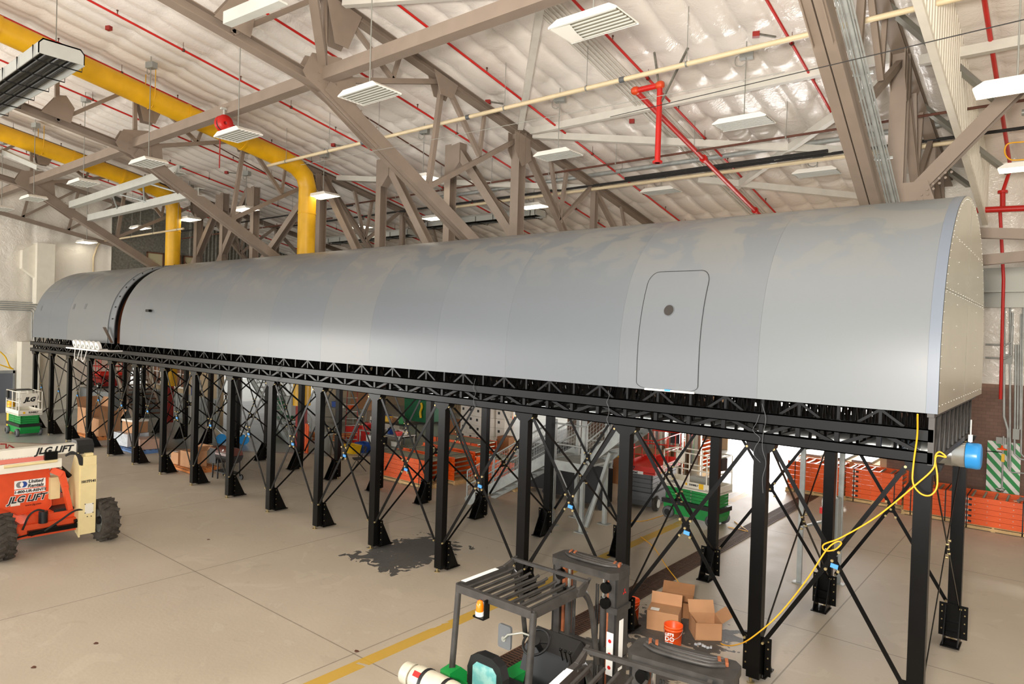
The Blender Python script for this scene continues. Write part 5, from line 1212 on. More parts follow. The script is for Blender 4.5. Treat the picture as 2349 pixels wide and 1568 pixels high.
for j in range(n):
    q = K(); x = -37.2-j*.27; q.box(x-.14, x+.14, 4.9, 6.4, .2+j*.24, .25+j*.24); q.build('tread', 'brown', st3)
for y in (4.85, 6.4): k = K(); k.bar((-37.0, y, .1), (-41.3, y, 3.9), .06, .3); k.build('stringer', 'beam', st3)
k = K(); k.bar((-36.2, 4.4, 4.2), (-37.9, 4.6, 0), .25, .25); tag(k.build('raking_column', 'beam'), 'taupe raking column foot beside the brown stair under the far end', 'column')
# galvanised post frame with switch box, right
gf = thing('post_frame', 'galvanised post frame with a grey switch box standing behind the second bay from the right', 'frame', (-2.9, 5.2, 0))
for x, y in ((-3.0, 5.05), (-2.75, 6.0), (-2.35, 5.6)):
    k = K(); k.bar((x, y, 0), (x+(.12 if y == 6.0 else 0), y, 3.6), .1, .06); pc = k.build('post', 'galv', gf); k = K(); k.box(x-.12, x+.14, y-.1, y+.1, 0, .012); k.build('base_plate', 'galv', pc)
for z in (1.2, 2.9): k = K(); k.bar((-3.0, 5.05, z), (-2.75, 6.0, z), .05, .05); k.build('cross_rail', 'galv', gf)
k = K(); k.box(-2.62, -2.3, 5.2, 5.45, .95, 1.9); k.build('switch_box', 'greybox', gf)
k = K(); k.box(-2.66, -2.6, 5.15, 5.25, 1.55, 1.68); k.build('red_fitting', 'inkr', gf)
k = K(); k.tube(catmull([(-2.6, 5.2, 1.7), (-2.6, 5.2, 1.85), (-2.48, 5.2, 2.1), (-2.45, 5.2, 2.6), (-2.45, 5.2, 3.6)]), .025, 8); k.tube([(-2.38, 5.25, 1.9), (-2.38, 5.25, 3.6)], .025, 8); k.build('conduit', 'white', gf)
# ------------------------------------------------------------------ conveyor sections on pallets
def pallet(name_m, x0, x1, y0, y1, label, group=None, z=0.):
    t = thing('pallet', label, 'pallet', ((x0+x1)/2, (y0+y1)/2, z), 0, group)
    n = 6
    for i in range(n): k = K(); y = y0+(y1-y0-.1)*i/(n-1); k.box(x0, x1, y, y+.1, z+.12, z+.14); k.build('deck_board', name_m, t)
    for x in (x0, (x0+x1)/2-.03, x1-.06): k = K(); k.box(x, x+.06, y0, y1, z+.02, z+.12); k.box(x-.02, x+.08, y0, y1, z, z+.02); k.build('runner', name_m, t)
    k = K(); k.box(x0, x1, y0-.012, y0, z+.02, z+.1); k.build('side_board', name_m, t)
    return t
def section(x0, x1, y0, y1, z, label, group, rollers=True, stickers=True, dense=False):
    t = thing('conveyor_section', label, 'conveyor', ((x0+x1)/2, (y0+y1)/2, z), 0, group)
    h = .15
    for y, s in ((y0, 1), (y1, -1)):
        k = K(); k.chan((x0, y+s*.02, z+h/2), (x1, y+s*.02, z+h/2), .04, h, .006); ra = k.build('side_rail', 'orange', t)
    k = K(); x = x0+.15
    while x < x1: k.cyl((x, y0-.006, z+h*.6), (x, y0+.01, z+h*.6), .012, 6); x += .3
    k.build('rail_bolts', 'steelbr', ra)
    n = max(3, int((x1-x0)/(.11 if dense else .24))) if rollers else 3
    rp = None
    for i in range(n):
        x = x0+.08+(x1-x0-.16)*i/(n-1)
        if rp is None: k = K(); k.cyl((0, 0, 0), (0, y1-y0-.06, 0), .032, 8); rp = k.build('roller', 'roller', t, True); o = rp
        else: o = rp.copy(); COL.objects.link(o); o.parent = t
        o.location = V((x, y0+.03, z+h*.72))-V(t.location)
    if stickers:
        k = K(); k.box(x0+.2, x0+.3, y0-.008, y0-.003, z+.04, z+.1); k.build('sticker', 'inkw', t)
        k = K(); k.box(x0+.3, x0+.38, y0-.008, y0-.003, z+.04, z+.1); k.build('sticker', 'ink', t)
    return t
def stack(tagname, x0, x1, y0, y1, layers, group, label, endon=False, dense=False, stickers=True):
    pallet('wood', x0-.05, x1+.05, y0, y1, 'wooden pallet under '+tagname)
    w_ = 1
    for i in range(layers):
        nm = ('topmost of ' if i == layers-1 else 'bottom one of ' if i == 0 else 'inner layer of ')
        section(x0, x1, y0, y1, .145+i*.158, 'orange conveyor section, '+nm+tagname, group if nm.startswith('inner') else None, i == layers-1, stickers, dense)
    for f in (.14, .86):
        x = x0+(x1-x0)*f; z1 = .145+layers*.158+.01; k = K(); k.box(x, x+.03, y0-.012, y0-.006, .02, z1); k.box(x, x+.03, y0-.01, y1, z1-.008, z1); tag(k.build('strap', 'blackp'), 'black packing strap round '+tagname, 'strap', 'straps of '+tagname)
stack('the stack at the right edge before the striped board', -1.05, .75, 13.2, 14.5, 5, 'inner conveyor layers, right edge', '', stickers=True)
stack('the stack right of the third column', -2.45, -1.2, 13.6, 14.8, 5, 'inner conveyor layers, behind the end column', '', stickers=False)
stack('the stack between the last two columns', -4.25, -2.6, 14.2, 15.3, 6, 'inner conveyor layers, last bay', '')
stack('the stack behind the galvanised posts', -6.1, -4.4, 14.1, 15.3, 6, 'inner conveyor layers, behind posts', '', stickers=False)
stack('the near orange stack left of the stair', -17.3, -14.75, 5.1, 6.0, 5, 'inner conveyor layers, left front', '', dense=True, stickers=False)
stack('the second orange stack left of the stair', -17.2, -14.6, 6.25, 7.2, 5, 'inner conveyor layers, left middle', '', dense=True, stickers=False)
stack('the third orange stack left of the stair', -17.6, -14.9, 7.6, 8.6, 5, 'inner conveyor layers, left back', '', dense=True, stickers=False)
stack('the orange stack behind the stair foot', -14.3, -12.6, 7.0, 8.2, 5, 'inner conveyor layers, behind the stair', '', dense=True, stickers=False)
stack('the low grey-topped stack before the white cartons', -19.3, -16.6, 9.6, 10.8, 4, 'inner conveyor layers, far back', '', dense=True, stickers=False)
stack('the far orange stack behind the white-railed lift', -11.3, -9.3, 14.2, 15.4, 7, 'inner conveyor layers, far centre', '', stickers=False)
for i in range(3):
    k = K(); k.box(-6.2+i*.85, -5.55+i*.85, 16.0, 18.3, 1.02, 1.1); tag(k.build('slat_panel', 'skgrey' if i % 2 else 'greybox'), 'grey-green flat panel lying on timber behind the orange stacks at the right', 'panel', 'flat panels behind the orange stacks')
k = K(); k.box(-6.3, -3.6, 16.0, 18.3, 0, 1.02); tag(k.build('timber_crate', 'wood'), 'long timber crate under the flat grey-green panels', 'crate')
# ------------------------------------------------------------------ loose things on the floor
def carton(c, sx, sy, sz, rz, m, label, group=None, open_=False, nm='cardboard_box', lab=False, flaps=()):
    t = thing(nm, label, 'box', c, rz, group); a, b = sx/2, sy/2; th = .006
    k = K()
    if open_:
        k.box(-a, a, -b, -b+th, 0, sz); k.box(-a, a, b-th, b, 0, sz); k.box(-a, -a+th, -b, b, 0, sz); k.box(a-th, a, -b, b, 0, sz); k.box(-a, a, -b, b, 0, th)
    else: k.box(-a, a, -b, b, 0, sz)
    k.build('carton', m, t, True)
    for f, ang in flaps:
        k = K(); L = .5*min(sx, sy)
        c_, s_ = math.cos(ang), math.sin(ang)
        if f == 'f': k.add([(-a, -b, sz), (a, -b, sz), (a, -b-L*c_, sz+L*s_), (-a, -b-L*c_, sz+L*s_)], [(0, 1, 2, 3)])
        if f == 'b': k.add([(-a, b, sz), (a, b, sz), (a, b+L*c_, sz+L*s_), (-a, b+L*c_, sz+L*s_)], [(0, 1, 2, 3)])
        if f == 'l': k.add([(-a, -b, sz), (-a, b, sz), (-a-L*c_, b, sz+L*s_), (-a-L*c_, -b, sz+L*s_)], [(0, 1, 2, 3)])
        if f == 'r': k.add([(a, -b, sz), (a, b, sz), (a+L*c_, b, sz+L*s_), (a+L*c_, -b, sz+L*s_)], [(0, 1, 2, 3)])
        k.build('flap', m, t, True)
    if lab: k = K(); k.box(-a+.05, -a+.2, -b+.04, -b+.16, sz+.001, sz+.003) if not open_ else k.box(-a+.05, -a+.2, -b-.003, -b-.001, sz-.16, sz-.05); k.build('shipping_label', 'inkw', t, True)
    return t
# buckets and cartons by the second forklift
def bucket(p, label, full=True):
    t = thing('bucket', label, 'bucket', p, .25)
    k = K(); k.lathe([(.0, 0), (.13, 0), (.133, .02), (.148, .29), (.156, .29), (.156, .305), (.15, .31), (.15, .33), (.158, .33), (.158, .37), (.15, .37), (.145, .36), (.128, .02), (0, .015)], (0, 0, 0), 'z', 28); k.build('pail', 'bucket', t, True)
    k = K(); pts = [(.16*math.cos(a), .16*math.sin(a)-.03*math.sin(a), .31-.14*math.sin(a)) for a in [PI+PI*i/14 for i in range(15)]]
    k.tube([(x, y-.04*abs(math.sin(a_)), .31-.13*math.sin(a_)) for (x, y, z), a_ in zip(pts, [PI*i/14 for i in range(15)])], .004, 6); k.build('handle', 'steelbr', t, True)
    for i, (s, sz) in enumerate((("LET'S", .062), ('DO', .1), ('THIS.', .062))):
        k = text(s, sz, 'inkw', t, (-.03, -.152+.006*i, .245-.08*i), (PI/2, 0, 0), bold=.003)
    return t
g = PZ(1548, 1478); bucket((-3.64, .32, 0), 'orange bucket with white lettering among open cartons by the second forklift')
bucket((-4.72, .8, 0), 'orange bucket half hidden behind the column at the lower centre')
carton((-4.1, .9, 0), .55, .4, .34, .3, 'card', 'open brown carton with a white shipping label, left of the orange bucket', lab=True, flaps=(('b', 1.25),))
carton((-3.42, 1.12, 0), .46, .46, .3, -.9, 'card', 'open brown carton with a yellow and white sticker, behind the orange bucket', open_=True, flaps=(('r', .4), ('l', .9), ('b', .6)))
carton((-4.25, 1.68, 0), .6, .45, .28, .3, 'cardd', 'flattened open carton behind the labelled carton', open_=True, flaps=(('f', .5), ('b', .8)))
k = K(); 
for i in range(6): k.cb((-3.36+.05*i, .62+.02*(i % 3), .02+.015*(i % 2)), .05, .03, .03, i)
tag(k.build('parts_bag', 'film'), 'clear plastic bag of small metal parts beside the open cartons', 'bag')
# grill
t = thing('pellet_grill', 'brown-lidded black pellet grill on legs with one wheel, among the middle columns', 'grill', (-20.35, 1.3, 0), .08)
k = K(); k.prism([(-.35+.7*i/10-.0, 0) for i in range(0)] or [(.3*math.cos(PI*i/12+PI), .3*math.sin(PI*i/12+PI)) for i in range(13)], 0, 1, 'x') if False else None
ring = [(.27*math.cos(PI+PI*i/12), .82+.24*math.sin(PI+PI*i/12)) for i in range(13)]; k = K(); k.prism(ring, -.38, .42, 'x'); k.build('barrel', 'blackp', t, True)
ring = [(.27*math.cos(PI*i/12), .83+.26*math.sin(PI*i/12)) for i in range(13)]; k = K(); k.prism(ring, -.37, .41, 'x'); k.build('lid', mat('brown_enamel', (98, 54, 42), .35), t, True)
k = K(); k.tube([(-.25, -.27, .9), (-.25, -.31, .92), (.3, -.31, .92), (.3, -.27, .9)], .01, 6); k.build('lid_handle', 'steelbr', t, True)
k = K(); k.cyl((.0, -.2, .99), (.0, -.215, 1.0), .035, 12); k.build('thermometer', 'inkw', t, True)
k = K(); k.box(-.78, -.4, -.22, .24, .5, 1.0); k.build('hopper', 'blackp', t, True); k = K(); k.box(-.8, -.38, -.24, .26, 1.0, 1.03); k.build('hopper_lid', 'brown', t, True)
for x in (-.6, -.3, .34):
    for y in (-.2, .2): k = K(); k.bar((x, y, 0 if x < 0 else .12), (x*.95, y, .65), .035, .035, (0, 1, 0)); k.build('leg', 'blackp', t, True)
k = K(); k.box(-.58, .36, -.2, .2, .22, .25); k.build('bottom_shelf', 'blackp', t, True)
for y in (-.24, .24): k = K(); k.cyl((.38, y-.02, .09), (.38, y+.02, .09), .09, 16); k.build('wheel', 'blackp', t, True)
# pallet with cartons left of the grill
pl = pallet('woodo', -24.3, -21.8, .75, 1.75, 'orange-brown pallet on the floor left of the grill')
carton((-23.3, 1.0, .145), .4, .35, .42, .2, 'card', 'small tan carton on the orange-brown pallet', lab=True)
carton((-22.5, 1.15, .145), .75, .55, .55, .1, 'card', 'large open carton on the orange-brown pallet', open_=True, flaps=(('b', .6), ('r', .9)))
k = K()
for i in range(9): k.cb((-23.85+.06*(i % 5), .8+.07*(i // 5), .2+.03*(i % 3)), .16, .1, .05, i*.8, .3*i)
tag(k.build('hardware_bag', 'film'), 'dark plastic bag of hardware on the orange-brown pallet', 'bag')
# blue pallet with wrapped carton
pallet('bluepal', -28.9, -26.6, .85, 2.0, 'blue pallet on the floor at the left, under the trestle')
k = K(); k.cb((-28.2, 1.3, .42), 1.1, .85, .5, .1); tag(k.build('wrapped_load', 'film'), 'plastic-wrapped bundle on the blue pallet', 'bundle')
k = K(); k.cb((-27.1, 1.5, .35), .8, .7, .4, -.2); tag(k.build('wrapped_load', mat('wrapped_brown', (176, 142, 122), .3)), 'brown plastic-wrapped bundle at the right end of the blue pallet', 'bundle')
c_ = carton((-28.1, 1.4, .68), .8, .6, .45, .15, 'card', 'tan carton with a white lid on the wrapped bundle at the left'); k = K(); k.box(-.42, .42, -.32, .32, .45, .53); k.build('white_lid', 'wbox', c_, True)
# big brown cartons on an orange pallet
pallet('woodo', -33.2, -31.0, .9, 2.1, 'low orange pallet under the tall brown cartons at the far left')
carton((-32.6, 1.4, .145), .95, .9, 1.15, .1, 'card', 'tall brown carton with its flaps up, between the third and fourth columns', flaps=(('b', 1.1), ('l', 1.2)))
carton((-31.6, 1.55, .145), .85, .9, .75, .05, 'card', 'lower brown carton right of the tall one at the far left', flaps=(('r', 1.0), ('b', .9)))
# bollards
for x, y, lab in ((-38.6, -.85, 'leftmost yellow bollard with red bands, cut by the left edge'), (-37.3, -.5, 'yellow bollard with red bands, right of the leftmost one')):
    t = thing('bollard', lab, 'bollard', (x, y, 0)); k = K(); k.lathe([(.16, 0), (.16, 1.2), (.14, 1.25), (.08, 1.27), (0, 1.27)], (0, 0, 0), 'z', 20); k.build('post', 'yellow', t, True)
    for z in (.9, 1.1): k = K(); k.cyl((0, 0, z), (0, 0, z+.025), .163, 20); k.build('red_band', 'orange', t, True)
k = K(); k.tube(catmull([PX(0, 806, -37), PX(12, 818, -37), PX(22, 840, -37), PX(30, 846, -37), PX(20, 843, -37), PX(0, 836, -37)]), .03, 6); tag(k.build('caution_tape', 'yellow'), 'twisted yellow caution tape hanging at the left edge above the bollards', 'tape')
# grey duct pieces with blue ends
for i, (p, q, lab) in enumerate((((-30.6, 5.7, .22), (-27.0, 4.5, .22), 'grey spiral duct lying on the floor with a blue film end, behind the middle columns'), ((-28.8, 6.0, .22), (-26.2, 5.1, .22), 'second grey duct on the floor, right of the first, blue film on its end'))):
    t = thing('spiral_duct', lab, 'duct', p); k = K(); p, q = V(p), V(q); k.cyl(p, q, .21, 22); d_ = k.build('duct_body', 'silver', t)
    k = K(); k.cyl(q, q+(q-p).normalized()*.05, .22, 22); k.build('end_film', 'bluef', t)
# bins, barrel, ladder
t = thing('trash_can', 'grey round trash can standing before the red ladder', 'bin', (-21.9, 6.25, 0)); k = K(); k.lathe([(0, 0), (.24, 0), (.3, .85), (.32, .86), (.32, .9), (.29, .9), (.24, .05), (0, .04)], (0, 0, 0), 'z', 24); k.build('can', 'greybox', t, True)
for i in range(4): k = K(); a = PI/2*i; k.bar((.25*math.cos(a), .25*math.sin(a), .1), (.3*math.cos(a), .3*math.sin(a), .8), .02, .02); k.build('rib', 'greybox', t, True)
def greenbin(c, sx, sy, sz, label, m='dgreen'):
    t = thing('wheeled_bin', label, 'bin', c); k = K(); k.prism([(-sx/2+.08, .15), (sx/2-.08, .15), (sx/2, sz), (-sx/2, sz)], -sy/2, sy/2, 'y'); k.build('tub', m, t, True)
    k = K(); k.box(-sx/2-.04, sx/2+.04, -sy/2-.04, sy/2+.04, sz, sz+.06); k.build('rim', m, t, True)
    for x in (-sx/2+.15, sx/2-.15):
        for y in (-sy/2+.1, sy/2-.1): k = K(); k.cyl((x, y-.02, .08), (x, y+.02, .08), .08, 12); k.build('caster', 'blackp', t, True)
    return t
greenbin((-26.6, 16.4, 0), 1.9, 1.9, 1.75, 'big green wheeled bin with a yellow rag on its side')
k = K(); a = V((-26.1, 15.4, 1.2)); k.tube(catmull([a, a+V((.1, -.03, -.2)), a+V((0, -.04, -.5)), a+V((.06, -.05, -.8))]), .07, 6); tag(k.build('yellow_rag', 'yellow'), 'yellow rag hanging on the green bin', 'rag')
greenbin((-31.2, 10.2, 0), 1.3, 1.2, 1.3, 'green wheeled bin seen beside the grey metal stair')
for i, (dx, dy) in enumerate(((-.3, .2), (.2, -.1), (.5, .3))): carton((-26.7+dx, 16.3+dy, 1.72), .55, .45, .4, .2*i, 'card', ('left', 'middle', 'right')[i]+' brown carton sticking out of the big green bin')
def stepladder(c, h, m, label, rz=0.):
    t = thing('step_ladder', label, 'ladder', c, rz)
    for x in (-.28, .28):
        k = K(); k.bar((x, -.55, 0), (x*.7, 0, h), .035, .07); k.build('front_rail', m, t, True); k = K(); k.bar((x, .55, 0), (x*.7, 0, h), .03, .05); k.build('rear_rail', m, t, True)
    for i in range(1, int(h/.3)): f = i*.3/h; k = K(); w_ = .28*(1-.3*f); k.box(-w_, w_, -.55*(1-f)-.04, -.55*(1-f)+.04, i*.3, i*.3+.03); k.build('rung', 'cond', t, True)
    return t
stepladder((-23.3, 8.6, 0), 3.0, 'redd', 'tall red step ladder behind the trash can', .9)
stepladder((-23.9, 20.0, 0), 3.0, 'orange', 'red step ladder standing in the bright doorway', .3)
# stack of white cartons
n = 0
for (lx, h, y) in ((-20.9, 4, 13.6), (-20.35, 5, 13.5), (-19.8, 5, 13.4), (-19.25, 4, 13.5), (-18.7, 5, 13.6), (-20.6, 5, 14.3), (-19.9, 5, 14.3), (-19.1, 5, 14.3)):
    for j in range(h):
        t = thing('white_carton', 'white printed carton in the tall stack of cartons by the tan wall', 'box', (lx+R_.uniform(-.03, .03), y+R_.uniform(-.03, .03), j*.42), R_.uniform(-.06, .06), 'stack of white cartons')
        k = K(); k.box(-.26, .26, -.2, .2, 0, .41); k.build('carton', 'wbox', t, True)
        if y < 14: k = K(); k.box(-.14, -.02, -.206, -.2, .2, .32); k.build('print', 'ink', t, True)
carton((-21.9, 13.6, 0), .8, .6, .9, .1, 'cardd', 'brown carton left of the white carton stack'); carton((-20.9, 13.7, 1.69), .6, .45, .2, .1, 'cardd', 'flat brown carton on the left top of the white stack')
carton((-17.3, 12.2, 0), .6, .5, .75, .1, 'cardd', 'brown carton right of the low grey-topped stack')
k = K(); k.lathe([(0, .12), (.12, .1), (.2, .04), (.22, 0)], (-18.9, 13.9, 2.12), 'z', 16); tag(k.build('red_cap', 'red'), 'red cap lying on top of the white cartons', 'cap')
# tool benches and clutter in the middle distance
def bench(c, sx, sy, h, label, m='cond', rz=0.):
    t = thing('work_table', label, 'table', c, rz)
    k = K(); k.box(-sx/2, sx/2, -sy/2, sy/2, h-.04, h); k.build('table_top', m, t, True); k = K(); k.box(-sx/2, sx/2, -sy/2, sy/2, .3, .33); k.build('shelf', m, t, True)
    for x in (-sx/2+.04, sx/2-.04):
        for y in (-sy/2+.04, sy/2-.04): k = K(); k.bar((x, y, 0), (x, y, h), .04, .04); k.build('leg', m, t, True)
    return t
bench((-20.9, 8.6, 0), 2.6, .9, .85, 'cluttered grey work table behind the folding chair', 'cond')
bench((-22.8, 10.6, 0), 2.4, .8, .9, 'second cluttered work table beyond the first', 'blackp')
bench((-28.6, 12.2, 0), 2.6, .9, .9, 'grey work table left of the big green bin', 'cond')
cl = [('red', 'red tool case'), ('yellow', 'yellow bin'), ('inkb', 'blue bin'), ('white', 'white jug'), ('card', 'small tan carton'), ('wbox', 'white parts box'), ('blackp', 'black tool bag'), ('green', 'green tool case'), ('orange', 'orange tool box'), ('creaml', 'cream parts tray')]
spots = [(-22.0, 8.4, .85), (-21.6, 8.7, .85), (-21.2, 8.4, .85), (-20.8, 8.7, .85), (-20.4, 8.4, .85), (-20.0, 8.7, .85), (-23.7, 10.5, .9), (-23.2, 10.6, .9), (-22.7, 10.5, .9), (-22.2, 10.6, .9), (-19.9, 8.35, .85), (-21.9, 8.6, .33), (-21.1, 8.6, .33), (-20.3, 8.6, .33), (-29.4, 12.2, .9), (-28.8, 12.2, .9), (-28.1, 12.2, .9)]
wh = ['on the near work table'] * 6+['on the second work table'] * 4+['at the right end of the near work table']+['on the lower shelf of the near work table'] * 3+['on the table by the green bin'] * 3
for i, (p, w_) in enumerate(zip(spots, wh)):
    m, nm = cl[(i*3) % 10]; t = thing('tool_box' if 'case' in nm or 'box' in nm else 'parts_bin', nm+' '+w_, 'container', p, R_.uniform(-.4, .4))
    sx, sy, sz = R_.uniform(.25, .38), R_.uniform(.2, .3), R_.uniform(.14, .3); k = K(); k.prism([(-sx/2+.02, 0), (sx/2-.02, 0), (sx/2, sz), (-sx/2, sz)], -sy/2, sy/2, 'y'); k.build('body', m, t, True)
    k = K(); k.box(-sx/2-.01, sx/2+.01, -sy/2-.01, sy/2+.01, sz, sz+.02); k.build('lid', m, t, True)
    k = K(); k.tube([(-.06, 0, sz+.02), (-.06, 0, sz+.06), (.06, 0, sz+.06), (.06, 0, sz+.02)], .01, 6); k.build('handle', 'blackp', t, True)
def tub(c, sx, sy, sz, m, label, rz=0.):
    t = thing('parts_tub', label, 'tub', c, rz); k = K(); a, b = sx/2, sy/2
    k.add([(-a*.8, -b*.8, 0), (a*.8, -b*.8, 0), (a*.8, b*.8, 0), (-a*.8, b*.8, 0), (-a, -b, sz), (a, -b, sz), (a, b, sz), (-a, b, sz), (-a*.9, -b*.9, sz), (a*.9, -b*.9, sz), (a*.9, b*.9, sz), (-a*.9, b*.9, sz), (-a*.7, -b*.7, .03), (a*.7, -b*.7, .03), (a*.7, b*.7, .03), (-a*.7, b*.7, .03)],
          [(0, 1, 2, 3), (0, 1, 5, 4), (1, 2, 6, 5), (2, 3, 7, 6), (3, 0, 4, 7), (4, 5, 9, 8), (5, 6, 10, 9), (6, 7, 11, 10), (7, 4, 8, 11), (8, 9, 13, 12), (9, 10, 14, 13), (10, 11, 15, 14), (11, 8, 12, 15), (12, 13, 14, 15)]); k.build('tub', m, t, True)
    k = K(); k.box(-a*.5, a*.5, -b*.5, b*.5, .03, sz*.7); k.build('contents', 'blackp', t, True)
p = PZ(807, 1038); tub((p.x, p.y, 0), .75, .45, .35, 'yellow', 'open yellow tub on the floor left of the folding chair')
p = PZ(833, 1036); tub((p.x, p.y, 0), .6, .45, .4, 'inkb', 'open blue tub on the floor behind the folding chair')
p = PZ(800, 1015); tub((p.x, p.y+.5, 0), 1.1, .6, .7, 'red', 'large red tub behind the yellow tub')
carton((-24.6, 11.6, 0), 1.2, .8, .9, .2, 'wbox', 'white carton on the floor beyond the red tub'); carton((-27.6, 14.2, 0), .5, .4, .5, 0, 'inkb', 'small blue carton beside the big green bin')
carton((-33.8, 17.8, 0), 1.6, 1.3, 2.2, .1, 'card', 'very tall brown carton against the far wall, behind the red ladder')
for i in range(5): k = K(); k.cb((-25.5+i*.25, 8.0+.12*i, .05+.08*i), 2.4, .14, .06, .15*i); tag(k.build('timber_plank', 'woodo'), 'loose timber plank in the pile behind the red ladder foot', 'plank', 'pile of timber planks')
# folding chair
t = thing('folding_chair', 'black folding chair standing left of the near orange stack', 'chair', (-18.6, 5.35, 0), -.5)
k = K(); k.box(-.21, .21, -.2, .2, .43, .46); k.build('seat', 'blackp', t, True); k = K(); k.cb((0, .24, .78), .4, .025, .2, 0, -.15); k.build('backrest', 'blackp', t, True)
for x in (-.2, .2):
    k = K(); k.tube([(x, -.25, 0), (x, .0, .44), (x, .25, .88)], .013, 6); k.build('leg', 'blackp', t, True); k = K(); k.tube([(x, .25, 0), (x, -.1, .44)], .013, 6); k.build('leg', 'blackp', t, True)
# black carts behind the stair, plywood box, cylinders
for i, (x, y) in enumerate(((-12.2, 7.8), (-10.95, 7.6), (-9.75, 7.3))):
    t = thing('black_cart', ('leftmost', 'middle', 'rightmost')[i]+' tall black wheeled cart behind the galvanised stair', 'cart', (x, y, 0), .1)
    k = K(); k.box(-.5, .5, -.35, .35, .16, 1.7 if i else 1.5); k.build('case', 'blackp', t, True)
    for dx in (-.42, .42):
        for dy in (-.28, .28): k = K(); k.cyl((dx, dy-.025, .08), (dx, dy+.025, .08), .08, 14); k.build('caster', 'blackp', t, True)
k = K(); k.box(-11.3, -9.6, 10.6, 12.2, 0, 1.15); tag(k.build('plywood_crate', 'cardd'), 'low plywood crate left of the red lift', 'crate')
k = K(); k.box(-11.32, -9.58, 10.585, 10.6, .95, 1.0); tag(k.build('yellow_strap', 'yellow'), 'yellow strap round the plywood crate', 'strap')
k = K(); k.box(-19.9, -12.0, 20.6, 20.9, 0, 4.4); tag(k.build('mesh_screen', mat('brown_screen', (120, 96, 80), .7)), 'brown screen wall between the two bright doorways', 'screen')
for i in range(3):
    t = thing('insulation_roll', 'roll of silvery insulation standing behind the red lift', 'roll', (-10.6+i*.7, 13.2, 0), 0, 'insulation rolls'); k = K(); k.cyl((0, 0, 0), (0, 0, 2.4), .3, 16); k.build('roll', 'chrome', t, True)
# posts and yellow pole behind the middle columns
k = K(); k.bar((-24.6, 6.3, 0), (-24.6, 6.3, 3.6), .05, .05); k.bar((-24.1, 6.3, 0), (-24.1, 6.3, 3.6), .05, .05); cbx = thing('panel_stand', 'two slotted posts carrying a grey switch box, left of the red duct base', 'stand', (-24.4, 6.3, 0)); k.build('posts', 'galv', cbx)
k = K(); k.box(-24.55, -24.1, 6.05, 6.25, 1.4, 2.2); k.build('switch_box', 'greybox', cbx)
k = K(); k.cyl((-24.35, 6.3, 2.2), (-24.35, 6.3, 3.7), .06, 10); k.build('riser', 'white', cbx)
t = thing('jack_stand', 'red lever hoist with a handle standing by the red duct base', 'jack', (-22.9, 6.0, 0)); k = K(); k.bar((0, 0, 0), (0, 0, 1.2), .1, .06); k.bar((.12, 0, 0), (.12, 0, 1.2), .06, .06); k.build('frame', 'orange', t, True); k = K(); k.lathe([(.1, -.02), (.13, 0), (.1, .02)], (.06, 0, 1.2), 'y', 16); k.build('wheel', 'steelbr', t, True)
# striped board with emergency shower
t = thing('striped_board', 'green and white diagonally striped board on the brown block wall', 'board', (-.1, 15.4, 1.56))
k = K(); k.box(-.42, .42, -.01, .02, -.78, .78); k.build('board', 'white', t, True)
c0 = -1.6
while c0 < 1.7:
    q = []
    for (x, s) in ((-.42, 0), (.42, 0)): pass
    lo = lambda x, c: -x*1.15+c
    pts = []
    for x, c in ((-.42, c0), (.42, c0), (.42, c0+.17), (-.42, c0+.17)): pts.append((x, max(-.78, min(.78, lo(x, c)))))
    # clip precisely by sampling columns
    k = K(); cols = 24
    for i in range(cols):
        x0 = -.42+.84*i/cols; x1 = x0+.84/cols; z = [max(-.78, min(.78, lo(x, c))) for x, c in ((x0, c0), (x1, c0), (x1, c0+.17), (x0, c0+.17))]
        if max(z)-min(z) > .001 and (z[3]-z[0] > .001 or z[2]-z[1] > .001): k.add([(x0, -.014, z[0]), (x1, -.014, z[1]), (x1, -.014, z[2]), (x0, -.014, z[3])], [(0, 1, 2, 3)])
    if k.v: k.build('green_stripe', 'green', t, True)
    c0 += .34
t = thing('emergency_shower', 'orange-hooded emergency shower with a steel bowl before the striped board', 'shower', (0, 15.15, 0))
def q(px, py): p = PY(px, py, 15.15); return p
k = K(); a, b = q(2302, 1000), q(2298, 1128); k.cyl(a, b, .025, 8); k.cyl(b, (b.x, b.y, 0), .03, 8); k.build('pipe', 'galv', t)
a = q(2299, 1027); k = K(); k.lathe([(.13, -.05), (.13, -.03), (.04, .0), (.03, .08), (0, .08)], a, 'z', 18); k.build('shower_hood', 'bucket', t)
a = q(2295, 1122); k = K(); k.lathe([(0, -.06), (.08, -.05), (.13, .02), (.12, .02), (.07, -.03), (0, -.04)], a, 'z', 18); k.build('bowl', 'steelbr', t)
a = q(2300, 1048); k = K(); k.box(a.x-.03, a.x+.05, a.y-.03, a.y, a.z-.14, a.z+.1); k.build('pull_tag', 'yellow', t); k = K(); a = q(2262, 1034); k.cyl(a, q(2300, 1037), .015, 6); k.build('arm', 'black', t)
# valves on the block wall
t = thing('valve_cluster', 'dark pipe valves on the brown block wall under the silver duct', 'valve', (-1.1, 15.4, 1.7))
k = K(); k.tube([(-1.4, 15.47, 1.55), (-.95, 15.4, 1.55), (-.95, 15.4, 1.8)], .02, 6); k.box(-1.4, -1.3, 15.4, 15.5, 1.5, 1.6); k.build('pipe', 'galvd', t)
for x, z in ((-1.2, 1.55), (-.95, 1.72), (-1.1, 1.8)): k = K(); k.cyl((x, 15.3, z), (x, 15.4, z), .06, 12); k.build('valve', 'galvd', t)
k = K(); k.cyl((-1.15, 15.3, 1.2), (-1.15, 15.3, 1.4), .05, 12); k.build('filter_bowl', 'blackp', t)
